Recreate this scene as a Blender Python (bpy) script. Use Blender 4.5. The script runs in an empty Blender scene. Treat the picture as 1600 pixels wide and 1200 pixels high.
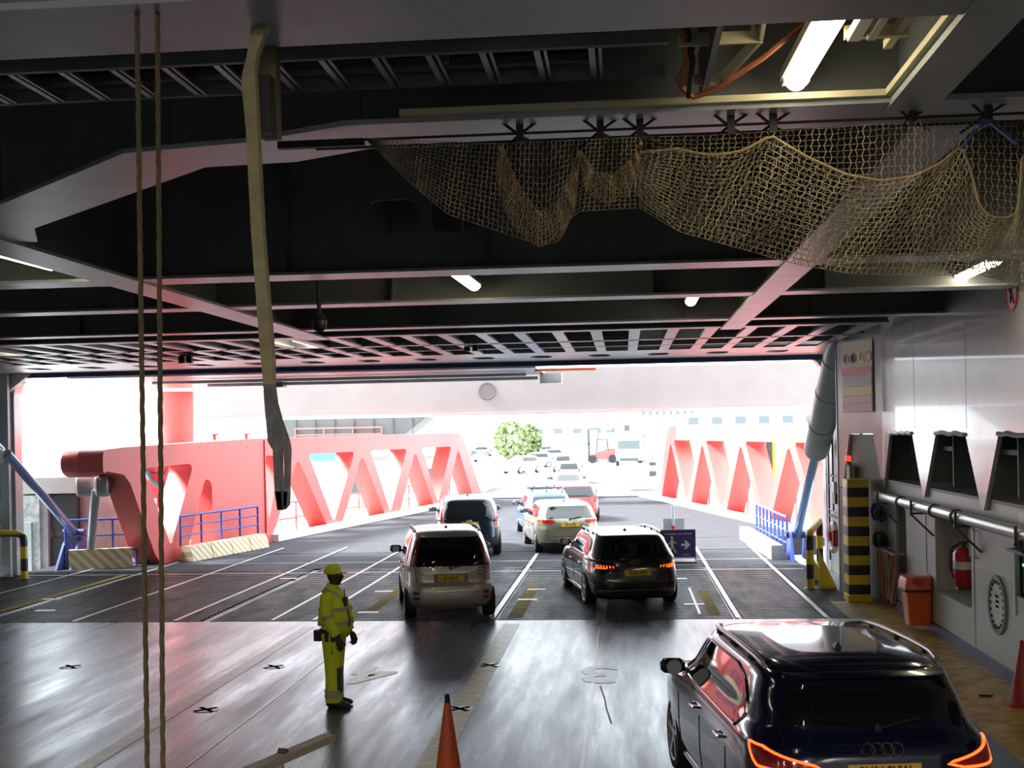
import bpy, bmesh, math, random
from mathutils import Vector, Matrix
from mathutils.geometry import tessellate_polygon
random.seed(7)
S = bpy.context.scene
COL = S.collection
R = math.radians
# ------------------------------------------------------------------ camera
F, PPY, TH, RO, CZ = 1950.0, 674.0, math.atan(175/1950), .019, 3.5
cam = bpy.data.cameras.new('camera'); camo = bpy.data.objects.new('camera', cam); COL.objects.link(camo)
cam.sensor_width = 36; cam.lens = F/1600*36; cam.shift_y = (PPY-600)/1600; cam.clip_end = 2000; cam.clip_start = .05
_f = Vector((-math.sin(TH), math.cos(TH), 0)); _r = Vector((math.cos(TH), math.sin(TH), 0)); _u = Vector((0, 0, 1))
_R = _r*math.cos(RO)-_u*math.sin(RO); _U = _r*math.sin(RO)+_u*math.cos(RO)
camo.matrix_world = Matrix((( _R.x, _U.x, -_f.x, 0), (_R.y, _U.y, -_f.y, 0), (_R.z, _U.z, -_f.z, CZ), (0, 0, 0, 1)))
S.camera = camo
# ------------------------------------------------------------------ light and exposure
S.view_settings.view_transform = 'Standard'; S.view_settings.look = 'None'; S.view_settings.gamma = 1
S.view_settings.exposure = 0.0; S.view_settings.use_curve_mapping = False
W = bpy.data.worlds.new('sky'); S.world = W; W.use_nodes = True
W.node_tree.nodes['Background'].inputs[0].default_value = (.84, .93, 1, 1)
W.node_tree.nodes['Background'].inputs[1].default_value = 5.5
sl = bpy.data.lights.new('sun', 'SUN'); sl.energy = 20; sl.angle = R(15); sl.color = (1, .99, .97)
so = bpy.data.objects.new('sun', sl); COL.objects.link(so)
so.rotation_euler = Vector((.85, .05, -.9)).to_track_quat('-Z', 'Y').to_euler()
# ------------------------------------------------------------------ measuring helpers: photo pixel to a point in the place
def ray(px, py):
    u = px-800; v = -(py-PPY); c, s = math.cos(RO), math.sin(RO)
    u0 = u*c+v*s; v0 = -u*s+v*c
    ct, st = math.cos(TH), math.sin(TH)
    return (-st*F+ct*u0, ct*F+st*u0, v0)
def pY(px, py, Y):
    d = ray(px, py); k = Y/d[1]; return Vector((d[0]*k, Y, CZ+d[2]*k))
def pZ(px, py, Z=0.0):
    d = ray(px, py); k = (Z-CZ)/d[2]; return Vector((d[0]*k, d[1]*k, Z))
def pX(px, py, X):
    d = ray(px, py); k = X/d[0]; return Vector((X, d[1]*k, CZ+d[2]*k))
# ------------------------------------------------------------------ materials
MATS = {}
def mat(name, col, rough=.5, metal=0, var=0, vscale=3, bump=0, bscale=20, coat=0, emit=None, estr=0, spec=.5, col2=None, stretch=(1, 1, 1), rvar=0):
    if name in MATS: return MATS[name]
    m = bpy.data.materials.new(name); m.use_nodes = True; nt = m.node_tree; b = nt.nodes['Principled BSDF']
    b.inputs['Base Color'].default_value = (*col, 1); b.inputs['Roughness'].default_value = rough
    b.inputs['Metallic'].default_value = metal; b.inputs['Coat Weight'].default_value = coat; b.inputs['Coat Roughness'].default_value = .04
    b.inputs['Specular IOR Level'].default_value = spec
    if emit: b.inputs['Emission Color'].default_value = (*emit, 1); b.inputs['Emission Strength'].default_value = estr
    tc = nt.nodes.new('ShaderNodeTexCoord'); mp = nt.nodes.new('ShaderNodeMapping'); mp.inputs['Scale'].default_value = stretch
    nt.links.new(tc.outputs['Object'], mp.inputs[0])
    n = nt.nodes.new('ShaderNodeTexNoise'); n.inputs['Scale'].default_value = vscale; n.inputs['Detail'].default_value = 6; n.inputs['Roughness'].default_value = .65
    nt.links.new(mp.outputs[0], n.inputs['Vector'])
    mx = nt.nodes.new('ShaderNodeMix'); mx.data_type = 'RGBA'
    c2 = col2 if col2 else tuple(c*(1-var) for c in col)
    mx.inputs[6].default_value = (*col, 1); mx.inputs[7].default_value = (*c2, 1)
    rp = nt.nodes.new('ShaderNodeMapRange'); rp.inputs[1].default_value = .35; rp.inputs[2].default_value = .65
    nt.links.new(n.outputs[0], rp.inputs[0]); nt.links.new(rp.outputs[0], mx.inputs[0]); nt.links.new(mx.outputs[2], b.inputs['Base Color'])
    if rvar:
        r2 = nt.nodes.new('ShaderNodeMapRange'); r2.inputs[3].default_value = rough-rvar; r2.inputs[4].default_value = rough+rvar
        r2.inputs[1].default_value = .3; r2.inputs[2].default_value = .7
        nt.links.new(n.outputs[0], r2.inputs[0]); nt.links.new(r2.outputs[0], b.inputs['Roughness'])
    if bump:
        n2 = nt.nodes.new('ShaderNodeTexNoise'); n2.inputs['Scale'].default_value = bscale; n2.inputs['Detail'].default_value = 4
        nt.links.new(mp.outputs[0], n2.inputs['Vector'])
        bp = nt.nodes.new('ShaderNodeBump'); bp.inputs['Strength'].default_value = bump; bp.inputs['Distance'].default_value = .02
        nt.links.new(n2.outputs[0], bp.inputs['Height']); nt.links.new(bp.outputs[0], b.inputs['Normal'])
    MATS[name] = m; return m
def stripes(name, ca, cb, period, axis=2, diag=None, rough=.45, phase=0):
    if name in MATS: return MATS[name]
    m = bpy.data.materials.new(name); m.use_nodes = True; nt = m.node_tree; b = nt.nodes['Principled BSDF']; b.inputs['Roughness'].default_value = rough
    tc = nt.nodes.new('ShaderNodeTexCoord'); sp = nt.nodes.new('ShaderNodeSeparateXYZ'); nt.links.new(tc.outputs['Object'], sp.inputs[0])
    src = sp.outputs[axis]
    if diag is not None:
        ad = nt.nodes.new('ShaderNodeMath'); ad.operation = 'ADD'; nt.links.new(sp.outputs[axis], ad.inputs[0]); nt.links.new(sp.outputs[diag], ad.inputs[1]); src = ad.outputs[0]
    ph = nt.nodes.new('ShaderNodeMath'); ph.operation = 'ADD'; ph.inputs[1].default_value = 100*period+phase; nt.links.new(src, ph.inputs[0])
    a = nt.nodes.new('ShaderNodeMath'); a.operation = 'MODULO'; a.inputs[1].default_value = period; nt.links.new(ph.outputs[0], a.inputs[0])
    g = nt.nodes.new('ShaderNodeMath'); g.operation = 'GREATER_THAN'; g.inputs[1].default_value = period/2; nt.links.new(a.outputs[0], g.inputs[0])
    mx = nt.nodes.new('ShaderNodeMix'); mx.data_type = 'RGBA'; mx.inputs[6].default_value = (*ca, 1); mx.inputs[7].default_value = (*cb, 1)
    nt.links.new(g.outputs[0], mx.inputs[0]); nt.links.new(mx.outputs[2], b.inputs['Base Color'])
    MATS[name] = m; return m
M = dict(
 white=mat('white_paint', (.72, .73, .72), .4, var=.08), offwhite=mat('off_white_paint', (.6, .62, .6), .35, var=.1, bump=.05, bscale=4),
 hullgrey=mat('grey_gloss_paint', (.50, .52, .50), .22, var=.12, vscale=1.2, bump=.12, bscale=1.6, coat=.3),
 lowwall=mat('pale_green_grey_paint', (.50, .53, .49), .4, var=.1, vscale=1.5, bump=.06, bscale=5),
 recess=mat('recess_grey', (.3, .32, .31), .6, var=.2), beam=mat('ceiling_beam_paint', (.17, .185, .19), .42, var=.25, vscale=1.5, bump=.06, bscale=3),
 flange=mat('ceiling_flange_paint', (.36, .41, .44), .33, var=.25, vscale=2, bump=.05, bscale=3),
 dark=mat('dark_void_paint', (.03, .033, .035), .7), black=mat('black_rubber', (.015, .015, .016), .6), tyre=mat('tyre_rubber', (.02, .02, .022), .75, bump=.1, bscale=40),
 red=mat('red_truss_paint', (.74, .13, .115), .42, var=.06, vscale=.6), redd=mat('dark_red_plastic', (.45, .02, .03), .3), orange=mat('orange_plastic', (.75, .12, .03), .35, var=.15, vscale=6),
 blue=mat('blue_rail_paint', (.05, .10, .42), .4, var=.2), navy=mat('dark_blue_paint', (.045, .06, .17), .45, var=.3, vscale=4),
 yellow=mat('yellow_paint', (.72, .5, .03), .4, var=.12, vscale=6), gratemark=mat('worn_yellow_marking', (.55, .38, .06), .4, var=.5, vscale=6), faintmark=mat('faded_yellow_marking', (.36, .28, .10), .35, var=.5, vscale=5), treadmark=mat('tread_yellow_marking', (.42, .30, .06), .85, var=.5, vscale=6, spec=.1), slot=mat('slot_black', (.004, .004, .004), .95, spec=0),
 linewhite=mat('worn_white_marking', (.66, .67, .67), .35, var=.35, vscale=12), chalk=mat('faint_white_marking', (.60, .61, .62), .3, var=.4, vscale=14),
 chrome=mat('chrome', (.8, .8, .82), .12, 1), steel=mat('brushed_steel', (.5, .51, .52), .32, .9, var=.15, vscale=6), dsteel=mat('dark_steel', (.10, .105, .11), .45, .5, var=.3),
 glass=mat('dark_car_glass', (.008, .010, .011), .03, 0, coat=.5), pipe=mat('painted_pipe', (.55, .56, .55), .28, .3, var=.2, vscale=5),
 cylg=mat('cylinder_grey_paint', (.36, .42, .43), .32, var=.12, vscale=3), rodblue=mat('hydraulic_rod_blue', (.22, .30, .52), .22, .5),
 asphalt=mat('linkspan_asphalt', (.066, .070, .080), .9, spec=.15, var=.25, vscale=1.5, bump=.2, bscale=30), quay=mat('pale_quay_concrete', (.5, .5, .49), .8, var=.12, vscale=.3, bump=.1, bscale=10),
 concrete=mat('concrete', (.42, .42, .4), .85, var=.15, vscale=1), water=mat('harbour_water', (.08, .16, .14), .12, bump=.3, bscale=2),
 rope=mat('hemp_rope', (.15, .115, .055), .8, var=.3, vscale=30), net=mat('net_cord', (.40, .35, .23), .8, var=.25, vscale=20), netedge=mat('net_edge_cord', (.34, .24, .13), .8),
 wood=mat('weathered_timber', (.62, .56, .46), .6, var=.3, vscale=6, stretch=(1, 12, 12)), hivis=mat('hi_vis_yellow_fabric', (.72, .82, .03), .75, var=.12, vscale=8, bump=.25, bscale=14),
 reflect=mat('reflective_tape', (.42, .40, .36), .5), skin=mat('dark_skin', (.055, .032, .022), .55), bootm=mat('boot_leather', (.018, .018, .02), .5), glove=mat('dark_glove', (.03, .032, .035), .7),
 ochre=mat('yellow_walkway_paint', (.50, .29, .04), .5, var=.5, vscale=3.5, bump=.12, bscale=8, rvar=.1),
 tape=mat('tape_face', (.8, .8, .78), .5), platey=mat('number_plate_yellow', (.82, .5, .02), .35), ink=mat('black_ink', (.012, .012, .012), .5), plastic=mat('matt_black_plastic', (.03, .032, .033), .5),
 tube=mat('lit_lamp_cover', (1, .95, .8), .4, emit=(1, .86, .58), estr=18), fill_lamp=mat('added_fill_lamp', (1, .97, .9), .4, emit=(1, .93, .80), estr=100), lampbody=mat('lamp_housing', (.6, .58, .5), .4), signblue=mat('sign_purple', (.05, .035, .16), .35), cream=mat('cream_sign_paint', (.75, .72, .5), .5),  # the strongest emitter serves only the unseen lamps added as fill
 leaf=mat('tree_leaves', (.34, .42, .2), .7, var=.4, vscale=8), bark=mat('bark', (.1, .07, .05), .8), pinkpier=mat('rusty_pink_pier', (.48, .36, .33), .7, var=.3, vscale=1.5),
 teal=mat('teal_panel', (.09, .17, .21), .4), hose=mat('orange_hose', (.42, .13, .06), .5, var=.2, vscale=12), signred=mat('sign_red', (.65, .04, .04), .4), signyel=mat('sign_yellow', (.8, .6, .08), .4), signgrey=mat('sign_grey', (.35, .36, .4), .4), signpink=mat('sign_pale_red', (.68, .33, .3), .4),
 glassblue=mat('window_glass_blue', (.10, .12, .13), .35), tail=mat('tail_lamp_red', (.30, .012, .012), .12, coat=.6), tailon=mat('lit_tail_lamp', (.9, .1, .03), .3, emit=(1, .10, .015), estr=3.2), tailon2=mat('lit_tail_led', (.9, .15, .05), .3, emit=(1, .16, .02), estr=2.6), amber=mat('amber_lens', (.8, .25, .03), .2),
 ledgreen=mat('green_led', (.1, .8, .3), .4, emit=(.1, 1, .4), estr=3), beacon=mat('lit_red_beacon', (.8, .05, .02), .3, emit=(1, .08, .02), estr=1.2), cyanp=mat('blue_car_interior_trim', (.5, .5, .3), .6))
# painted steel deck: blue grey with worn streaks, weld seams every few metres
def deck_mat():
    m = mat('deck_steel', (.045, .062, .12), .29, var=.45, vscale=2.2, bump=.015, bscale=8, rvar=.10, stretch=(1, .10, 1))
    nt = m.node_tree; b = nt.nodes['Principled BSDF']; bp = [n for n in nt.nodes if n.bl_idname == 'ShaderNodeBump'][0]
    tc = [n for n in nt.nodes if n.bl_idname == 'ShaderNodeTexCoord'][0]
    br = nt.nodes.new('ShaderNodeTexBrick'); br.offset = 0; br.inputs['Scale'].default_value = 1; br.inputs['Mortar Size'].default_value = .012
    br.inputs['Brick Width'].default_value = 6; br.inputs['Row Height'].default_value = 2.4
    nt.links.new(tc.outputs['Object'], br.inputs['Vector'])
    b2 = nt.nodes.new('ShaderNodeBump'); b2.inputs['Strength'].default_value = .5; b2.inputs['Distance'].default_value = .01
    nt.links.new(br.outputs['Fac'], b2.inputs['Height']); nt.links.new(bp.outputs[0], b2.inputs['Normal']); nt.links.new(b2.outputs[0], b.inputs['Normal'])
    return m
M['deck'] = deck_mat()
M['grate'] = mat('ramp_tread_steel', (.045, .048, .052), .42, var=.5, vscale=1.6, bump=.25, bscale=6, rvar=.12, stretch=(1.6, .35, 1))
# ------------------------------------------------------------------ mesh helpers
class MB:
    def __init__(s): s.v = []; s.f = []
    def add(s, vs, fs):
        o = len(s.v); s.v += [tuple(v) for v in vs]; s.f += [tuple(i+o for i in f) for f in fs]; return s
    def box(s, x0, x1, y0, y1, z0, z1):
        vs = [(x0, y0, z0), (x1, y0, z0), (x1, y1, z0), (x0, y1, z0), (x0, y0, z1), (x1, y0, z1), (x1, y1, z1), (x0, y1, z1)]
        return s.add(vs, [(0, 3, 2, 1), (4, 5, 6, 7), (0, 1, 5, 4), (1, 2, 6, 5), (2, 3, 7, 6), (3, 0, 4, 7)])
    def bar(s, a, b, w, h, up=(0, 0, 1)):
        a, b = Vector(a), Vector(b); d = (b-a).normalized(); u = Vector(up)
        if abs(d.dot(u)) > .98: u = Vector((0, 1, 0))
        x = d.cross(u).normalized()*w/2; z = x.cross(d).normalized()*h/2
        vs = [a-x-z, a+x-z, a+x+z, a-x+z, b-x-z, b+x-z, b+x+z, b-x+z]
        return s.add(vs, [(0, 1, 2, 3), (7, 6, 5, 4), (0, 4, 5, 1), (1, 5, 6, 2), (2, 6, 7, 3), (3, 7, 4, 0)])
    def cone(s, a, b, r0, r1, n=16, cap=True):
        a, b = Vector(a), Vector(b); d = (b-a).normalized(); u = Vector((0, 0, 1)) if abs(d.z) < .9 else Vector((1, 0, 0))
        x = d.cross(u).normalized(); y = d.cross(x)
        vs = []
        for p, r in ((a, r0), (b, r1)):
            for i in range(n):
                t = 2*math.pi*i/n; vs.append(p+x*r*math.cos(t)+y*r*math.sin(t))
        fs = [(i, (i+1) % n, n+(i+1) % n, n+i) for i in range(n)]
        if cap: fs += [tuple(range(n))[::-1], tuple(range(n, 2*n))]
        return s.add(vs, fs)
    def cyl(s, a, b, r, n=16): return s.cone(a, b, r, r, n)
    def tube(s, pts, r, n=8, closed=False):
        pts = [Vector(p) for p in pts]; m = len(pts); vs = []; up = None
        for i, p in enumerate(pts):
            q = pts[(i+1) % m] if (closed or i < m-1) else p; o = pts[i-1] if (closed or i > 0) else p
            d = (q-o).normalized()
            if up is None: up = Vector((0, 0, 1)) if abs(d.z) < .9 else Vector((1, 0, 0))
            x = d.cross(up).normalized(); y = x.cross(d).normalized(); up = y
            rr = r[i] if isinstance(r, (list, tuple)) else r
            for k in range(n):
                t = 2*math.pi*k/n; vs.append(p+x*rr*math.cos(t)+y*rr*math.sin(t))
        fs = []
        for i in range(m if closed else m-1):
            j = (i+1) % m
            for k in range(n): fs.append((i*n+k, i*n+(k+1) % n, j*n+(k+1) % n, j*n+k))
        if not closed: fs += [tuple(range(n))[::-1], tuple(range((m-1)*n, m*n))]
        return s.add(vs, fs)
    def rings(s, rings, cap=True):
        n = len(rings[0]); vs = [p for r in rings for p in r]; fs = []
        for i in range(len(rings)-1):
            for k in range(n): fs.append((i*n+k, i*n+(k+1) % n, (i+1)*n+(k+1) % n, (i+1)*n+k))
        if cap: fs += [tuple(range(n))[::-1], tuple(range((len(rings)-1)*n, len(rings)*n))]
        return s.add(vs, fs)
    def lathe(s, o, ax, prof, n=24):   # prof: (distance along axis, radius)
        o = Vector(o); d = Vector(ax).normalized(); u = Vector((0, 0, 1)) if abs(d.z) < .9 else Vector((1, 0, 0)); x = d.cross(u).normalized(); y = d.cross(x)
        return s.rings([[o+d*h+x*r*math.cos(2*math.pi*i/n)+y*r*math.sin(2*math.pi*i/n) for i in range(n)] for h, r in prof])
    def plate(s, outer, holes, fn, t0, t1):   # flat polygon with holes, fn(a, b, t) places it, t is the thickness direction
        polys = [outer]+holes
        tri = tessellate_polygon([[Vector((a, b, 0)) for a, b in p] for p in polys])
        flat = [p for q in polys for p in q]; n = len(flat)
        vs = [fn(a, b, t0) for a, b in flat]+[fn(a, b, t1) for a, b in flat]
        fs = [tuple(t) for t in tri]+[tuple(i+n for i in t[::-1]) for t in tri]
        o = 0
        for q in polys:
            k = len(q)
            for i in range(k): fs.append((o+i, o+(i+1) % k, o+(i+1) % k+n, o+i+n))
            o += k
        return s.add(vs, fs)
    def mesh(s, name, smooth=None):
        me = bpy.data.meshes.new(name); me.from_pydata(s.v, [], s.f); me.validate()
        bm = bmesh.new(); bm.from_mesh(me); bmesh.ops.recalc_face_normals(bm, faces=bm.faces)
        if smooth:
            for f in bm.faces: f.smooth = True
            for e in bm.edges:
                if len(e.link_faces) == 2 and e.calc_face_angle(0) > R(smooth): e.smooth = False
        bm.to_mesh(me); bm.free(); return me
def rpoly(pts, r, n=4):
    out = []; m = len(pts)
    for i in range(m):
        p0, p, p1 = Vector(pts[i-1]), Vector(pts[i]), Vector(pts[(i+1) % m])
        rr = r[i] if isinstance(r, (list, tuple)) else r
        if rr <= 0: out.append((p.x, p.y)); continue
        a = (p0-p); b = (p1-p); k = min(rr, a.length*.48, b.length*.48); a = p+a.normalized()*k; b = p+b.normalized()*k
        for j in range(n+1):
            t = j/n; q = a*(1-t)**2+p*2*t*(1-t)+b*t*t; out.append((q.x, q.y))
    return out
def obj(name, mb, m, parent=None, smooth=30, loc=None, rotz=None):
    me = mb.mesh(name, smooth) if isinstance(mb, MB) else mb
    o = bpy.data.objects.new(name, me); COL.objects.link(o)
    if m: me.materials.clear(); me.materials.append(m)
    if parent: o.parent = parent
    if loc: o.location = loc
    if rotz is not None: o.rotation_euler.z = rotz
    return o
def tag(o, label, cat, group=None, kind=None):
    o['label'] = label; o['category'] = cat
    if group: o['group'] = group
    if kind: o['kind'] = kind
    return o
def thing(name, label, cat, loc=(0, 0, 0), rotz=0, group=None):
    o = bpy.data.objects.new(name, None); COL.objects.link(o); o.location = loc; o.rotation_euler = (0, 0, rotz); o.empty_display_size = .1
    return tag(o, label, cat, group)
def struct(name, mb, m, smooth=30, parent=None):
    o = obj(name, mb, m, parent, smooth)
    if not parent: o['kind'] = 'structure'
    return o
def bake(o):       # replaces an object's mesh by its modifiers' result
    dg = bpy.context.evaluated_depsgraph_get(); me = bpy.data.meshes.new_from_object(o.evaluated_get(dg)); o.modifiers.clear(); o.data = me; return o
def text(name, s, size, fn, m, parent=None, ext=.003, sx=1.0, align='CENTER'):    # fn(x, y, t): letter plane to parent space
    cu = bpy.data.curves.new(name, 'FONT'); cu.body = s; cu.size = size; cu.extrude = ext; cu.align_x = align; cu.align_y = 'CENTER'; cu.resolution_u = 2; cu.offset = size*.02
    t = bpy.data.objects.new(name, cu); COL.objects.link(t)
    me = bpy.data.meshes.new_from_object(t.evaluated_get(bpy.context.evaluated_depsgraph_get())); bpy.data.objects.remove(t)
    for v in me.vertices: v.co = fn(v.co.x*sx, v.co.y, v.co.z)
    me.materials.clear(); me.materials.append(m)
    o = bpy.data.objects.new(name, me); COL.objects.link(o)
    if parent: o.parent = parent
    return o
def copy_tree(o, parent=None):
    c = o.copy(); COL.objects.link(c)
    if parent: c.parent = parent
    for ch in list(o.children): copy_tree(ch, c)
    return c
def relink(root):   # parts were modelled in place coordinates: move their meshes into the thing's own frame
    mi = (Matrix.Translation(root.location) @ root.rotation_euler.to_matrix().to_4x4()).inverted()
    for c in root.children_recursive: c.data.transform(mi)
    return root
# ================================================================== the ship: floor, ceiling, walls
HC = 5.25      # underside of the ceiling beams
XW = 5.12      # right wall
XL = -17.0
struct('floor', MB().box(XL, XW+.1, -14, 23.05, -.3, 0), M['deck'])
# ramp with raised anti-slip treads, then the smooth flap
struct('trim_1', MB().box(XL+.9, 4.5, 23.05, 32.0, -.3, -.02), M['grate'])
mb = MB()
y = 23.1
while y < 32:
    for (a, b) in ((-16, -12.6), (-12.4, -8.1), (-7.9, -2.62), (-2.42, -.62), (-.4, 1.93), (2.1, 3.52), (3.7, 4.45)):
        mb.box(a, b, y, y+.06, -.03, .012)
    y += .19
treads = struct('trim_2', mb, M['grate'], smooth=None)
struct('trim_3', MB().box(-15.9, 4.4, 32.0, 40.4, -.3, -.005).box(-15.9, 4.4, 31.95, 32.1, -.02, .012).box(-15.9, 4.4, 36.2, 36.28, -.02, .006), M['asphalt'])
# side walkway on the right
struct('trim_4', MB().box(4.0, XW, -12, 25.2, -.01, .012), M['ochre'])
struct('baseboard_right', MB().box(XW-.05, XW+.02, -14, 25, 0, .17), M['navy'])
# painted lane lines and yellow lane marks, worn
def line(name, m, x, y0, y1, w, z=.004, x2=None):
    x2 = x if x2 is None else x2
    mb = MB(); n = max(2, int((y1-y0)/.9)); 
    for i in range(n):
        a, b = i/n, (i+1)/n; xa, xb = x+(x2-x)*a, x+(x2-x)*b; ya, yb = y0+(y1-y0)*a, y0+(y1-y0)*b-.006
        mb.add([(xa-w/2, ya, z), (xa+w/2, ya, z), (xb+w/2, yb, z), (xb-w/2, yb, z)], [(0, 1, 2, 3)])
    return struct(name, mb, m, smooth=None)
line('trim_10', M['chalk'], -.5, -2, 22.2, .035, .004); line('trim_11', M['linewhite'], -2.52, 23.1, 35.5, .10, .016)
line('trim_12', M['linewhite'], 2.02, 23.1, 37.0, .09, .016); line('trim_13', M['linewhite'], 3.6, 23.1, 37.5, .09, .016)
line('trim_14', M['gratemark'], -2.1, -2, 22.6, .30, .004); line('trim_15', M['treadmark'], -2.1, 23.2, 28.4, .28, .0165)
line('trim_16', M['chalk'], -4.7, 6, 22.0, .03, .004); line('trim_17', M['linewhite'], -5.9, 23.1, 38, .07, .016); line('trim_18', M['linewhite'], -6.7, 23.1, 38, .07, .016)
line('trim_19', M['linewhite'], -8.6, 23.1, 38, .08, .016); line('trim_20', M['linewhite'], -10.6, 23.1, 38, .08, .016); line('trim_21', M['linewhite'], -12.5, 23.1, 34, .09, .016)
line('trim_22', M['treadmark'], -12.8, 24.5, 31, .2, .0165); line('trim_23', M['treadmark'], -5.05, 24, 30, .22, .0165); line('trim_24', M['linewhite'], -14.3, 24.1, 33, .06, .016)
line('trim_25', M['faintmark'], -5.8, 2, 22.4, .22, .004); line('trim_26', M['treadmark'], 1.62, 23.4, 27, .22, .0165); line('trim_27', M['linewhite'], 1.35, 23.6, 27.5, .05, .016)
struct('trim_28', MB().box(-15.5, 4.3, 30.9, 30.98, 0, .018).box(-12, 4.1, 33.5, 33.56, -.01, .004), M['linewhite'], smooth=None)
mbw = MB()
for (px, py) in ((838, 922), (824, 938), (600, 925), (575, 958), (1085, 945), (1060, 905), (450, 905), (80, 937), (70, 955)):
    p = pZ(px, py); mbw.box(p.x-.2, p.x+.2, p.y-.06, p.y+.1, .0, .0175)
struct('trim_29', mbw, M['linewhite'], smooth=None)
def onfloor(px, py): 
    p = pZ(px, py); return lambda x, y, t: Vector((p.x-x, p.y-y, .004+t*.3))
o = text('trim_30', '3', 1.75, onfloor(935, 1052), M['faintmark'], ext=.003, sx=.75); o['kind'] = 'structure'
o = text('trim_31', '4', 1.75, onfloor(583, 1053), M['faintmark'], ext=.003, sx=.75); o['kind'] = 'structure'
# floor scribe of red spray paint
a = [pZ(*q) for q in ((938, 1072), (945, 1092), (947, 1105), (955, 1130))]
mb = MB()
for p, q in zip(a, a[1:]): mb.bar((p.x, p.y, .004), (q.x, q.y, .004), .02, .004)
struct('trim_32', mb, mat('red_chalk', (.6, .12, .2), .6))
# lashing sockets let into the deck
def socket(px, py, label):
    p = pZ(px, py)
    t = thing('lashing_socket', label, 'deck socket', (p.x, p.y, 0), 0, 'deck lashing sockets')
    obj('socket_rim', MB().lathe((0, 0, .0), (0, 0, 1), [(0, .17), (.006, .165)], 24), M['deck'], t)
    obj('cross_slot', MB().bar((-.11, -.11, .008), (.11, .11, .008), .05, .004).bar((-.11, .11, .008), (.11, -.11, .008), .05, .005), M['slot'], t)
for px, py, l in ((765, 1040, 'round deck socket with cross slot on yellow line, beyond cone tip'), (718, 1108, 'round deck socket with cross slot beside the tip of the orange cone'),
                  (322, 1109, 'round deck socket with cross slot in worn pale strip, nearest on the left'), (428, 1042, 'round deck socket with cross slot between ropes and yellow suited person'),
                  (110, 1042, 'round deck socket with cross slot, leftmost on the empty deck')): socket(px, py, l)
# ceiling deck and hull round it
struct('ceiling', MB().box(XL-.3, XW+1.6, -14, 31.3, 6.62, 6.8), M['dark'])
struct('wall_back', MB().box(XL-.3, XW+1.6, -14.2, -14, -.3, 6.7), M['beam'])
struct('wall_left', MB().box(XL-.3, XL, -14, 31.3, -.3, 6.7), M['lowwall'])
_tn = [100]
def tname(): _tn[0] += 1; return 'trim_%d' % _tn[0]
def crossbeam(y, x0, x1, w=.5, brackets=(), holes=(), hz=HC):
    """transverse ceiling beam: web, bottom flange, stiffening brackets"""
    wall = MB()
    if holes:
        outer = [(x0, hz), (x1, hz), (x1, 6.62), (x0, 6.62)]
        hh = [rpoly([(h-.28, hz+.42), (h+.28, hz+.42), (h+.28, hz+.78), (h-.28, hz+.78)], .14) for h in holes]
        wall.plate(outer, hh, lambda a, b, t: (a, t, b), y-.02, y+.02)
    else: wall.box(x0, x1, y-.02, y+.02, hz, 6.62)
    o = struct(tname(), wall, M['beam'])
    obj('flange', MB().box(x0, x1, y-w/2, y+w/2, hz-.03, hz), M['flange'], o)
    for b in brackets:
        obj('bracket', MB().plate([(y-.02, hz), (y-w/2, hz), (y-.12, hz+.5), (y-.12, 6.62), (y-.02, 6.62)], [], lambda a, c, t: (b+t, a, c), -.012, .012), M['beam'], o)
    return o
XR = XW+1.0
A_ = crossbeam(5.1, XL, XR, .62)
C_ = crossbeam(13.36, XL, XR, .5, (-8, -5.9, -3.6, -1.4, 1.35, 3.0), (-1.75, -2.45, .6))
D_ = crossbeam(16.4, XL, XR, .44, (-9, -6.5, -3, .4, 2.6))
E_ = crossbeam(20.2, XL, XR, .36, (-9, -3, 1, 3)); E2_ = crossbeam(21.7, XL, 4.5, .3)
# the stepped beam in front: runs across, kinks, and swings away to the left girder
def strip(pts, w, z, th=.03):
    mb = MB()
    L, Rr = [], []
    for i, p in enumerate(pts):
        p = Vector((*p, 0)); q = Vector((*pts[min(i+1, len(pts)-1)], 0)); o = Vector((*pts[max(i-1, 0)], 0))
        d = (q-o).normalized(); n = Vector((-d.y, d.x, 0))*w/2
        L.append(p+n); Rr.append(p-n)
    for i in range(len(pts)-1):
        a, b, c, d = L[i], L[i+1], Rr[i+1], Rr[i]
        mb.add([(v.x, v.y, z-th) for v in (a, b, c, d)]+[(v.x, v.y, z) for v in (a, b, c, d)], [(0, 1, 2, 3), (7, 6, 5, 4), (0, 4, 5, 1), (2, 6, 7, 3), (1, 5, 6, 2), (3, 7, 4, 0)])
    return mb
bp = [(XR, 7.1), (-1.5, 7.13), (-2.1, 7.42), (-2.8, 7.52), (-4.95, 9.55), (-5.3, 10.3)]
web = MB()
for (a, b) in zip(bp, bp[1:]): web.bar((a[0], a[1]+.12, 5.95), (b[0], b[1]+.12, 5.95), .03, 1.34)
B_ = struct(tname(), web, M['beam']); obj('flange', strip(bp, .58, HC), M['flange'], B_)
obj('edge_bar', MB().box(-1.2, 1.42, 6.79, 6.83, HC, HC+.035), mat('edge_cream', (.55, .5, .33), .5), B_)
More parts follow.
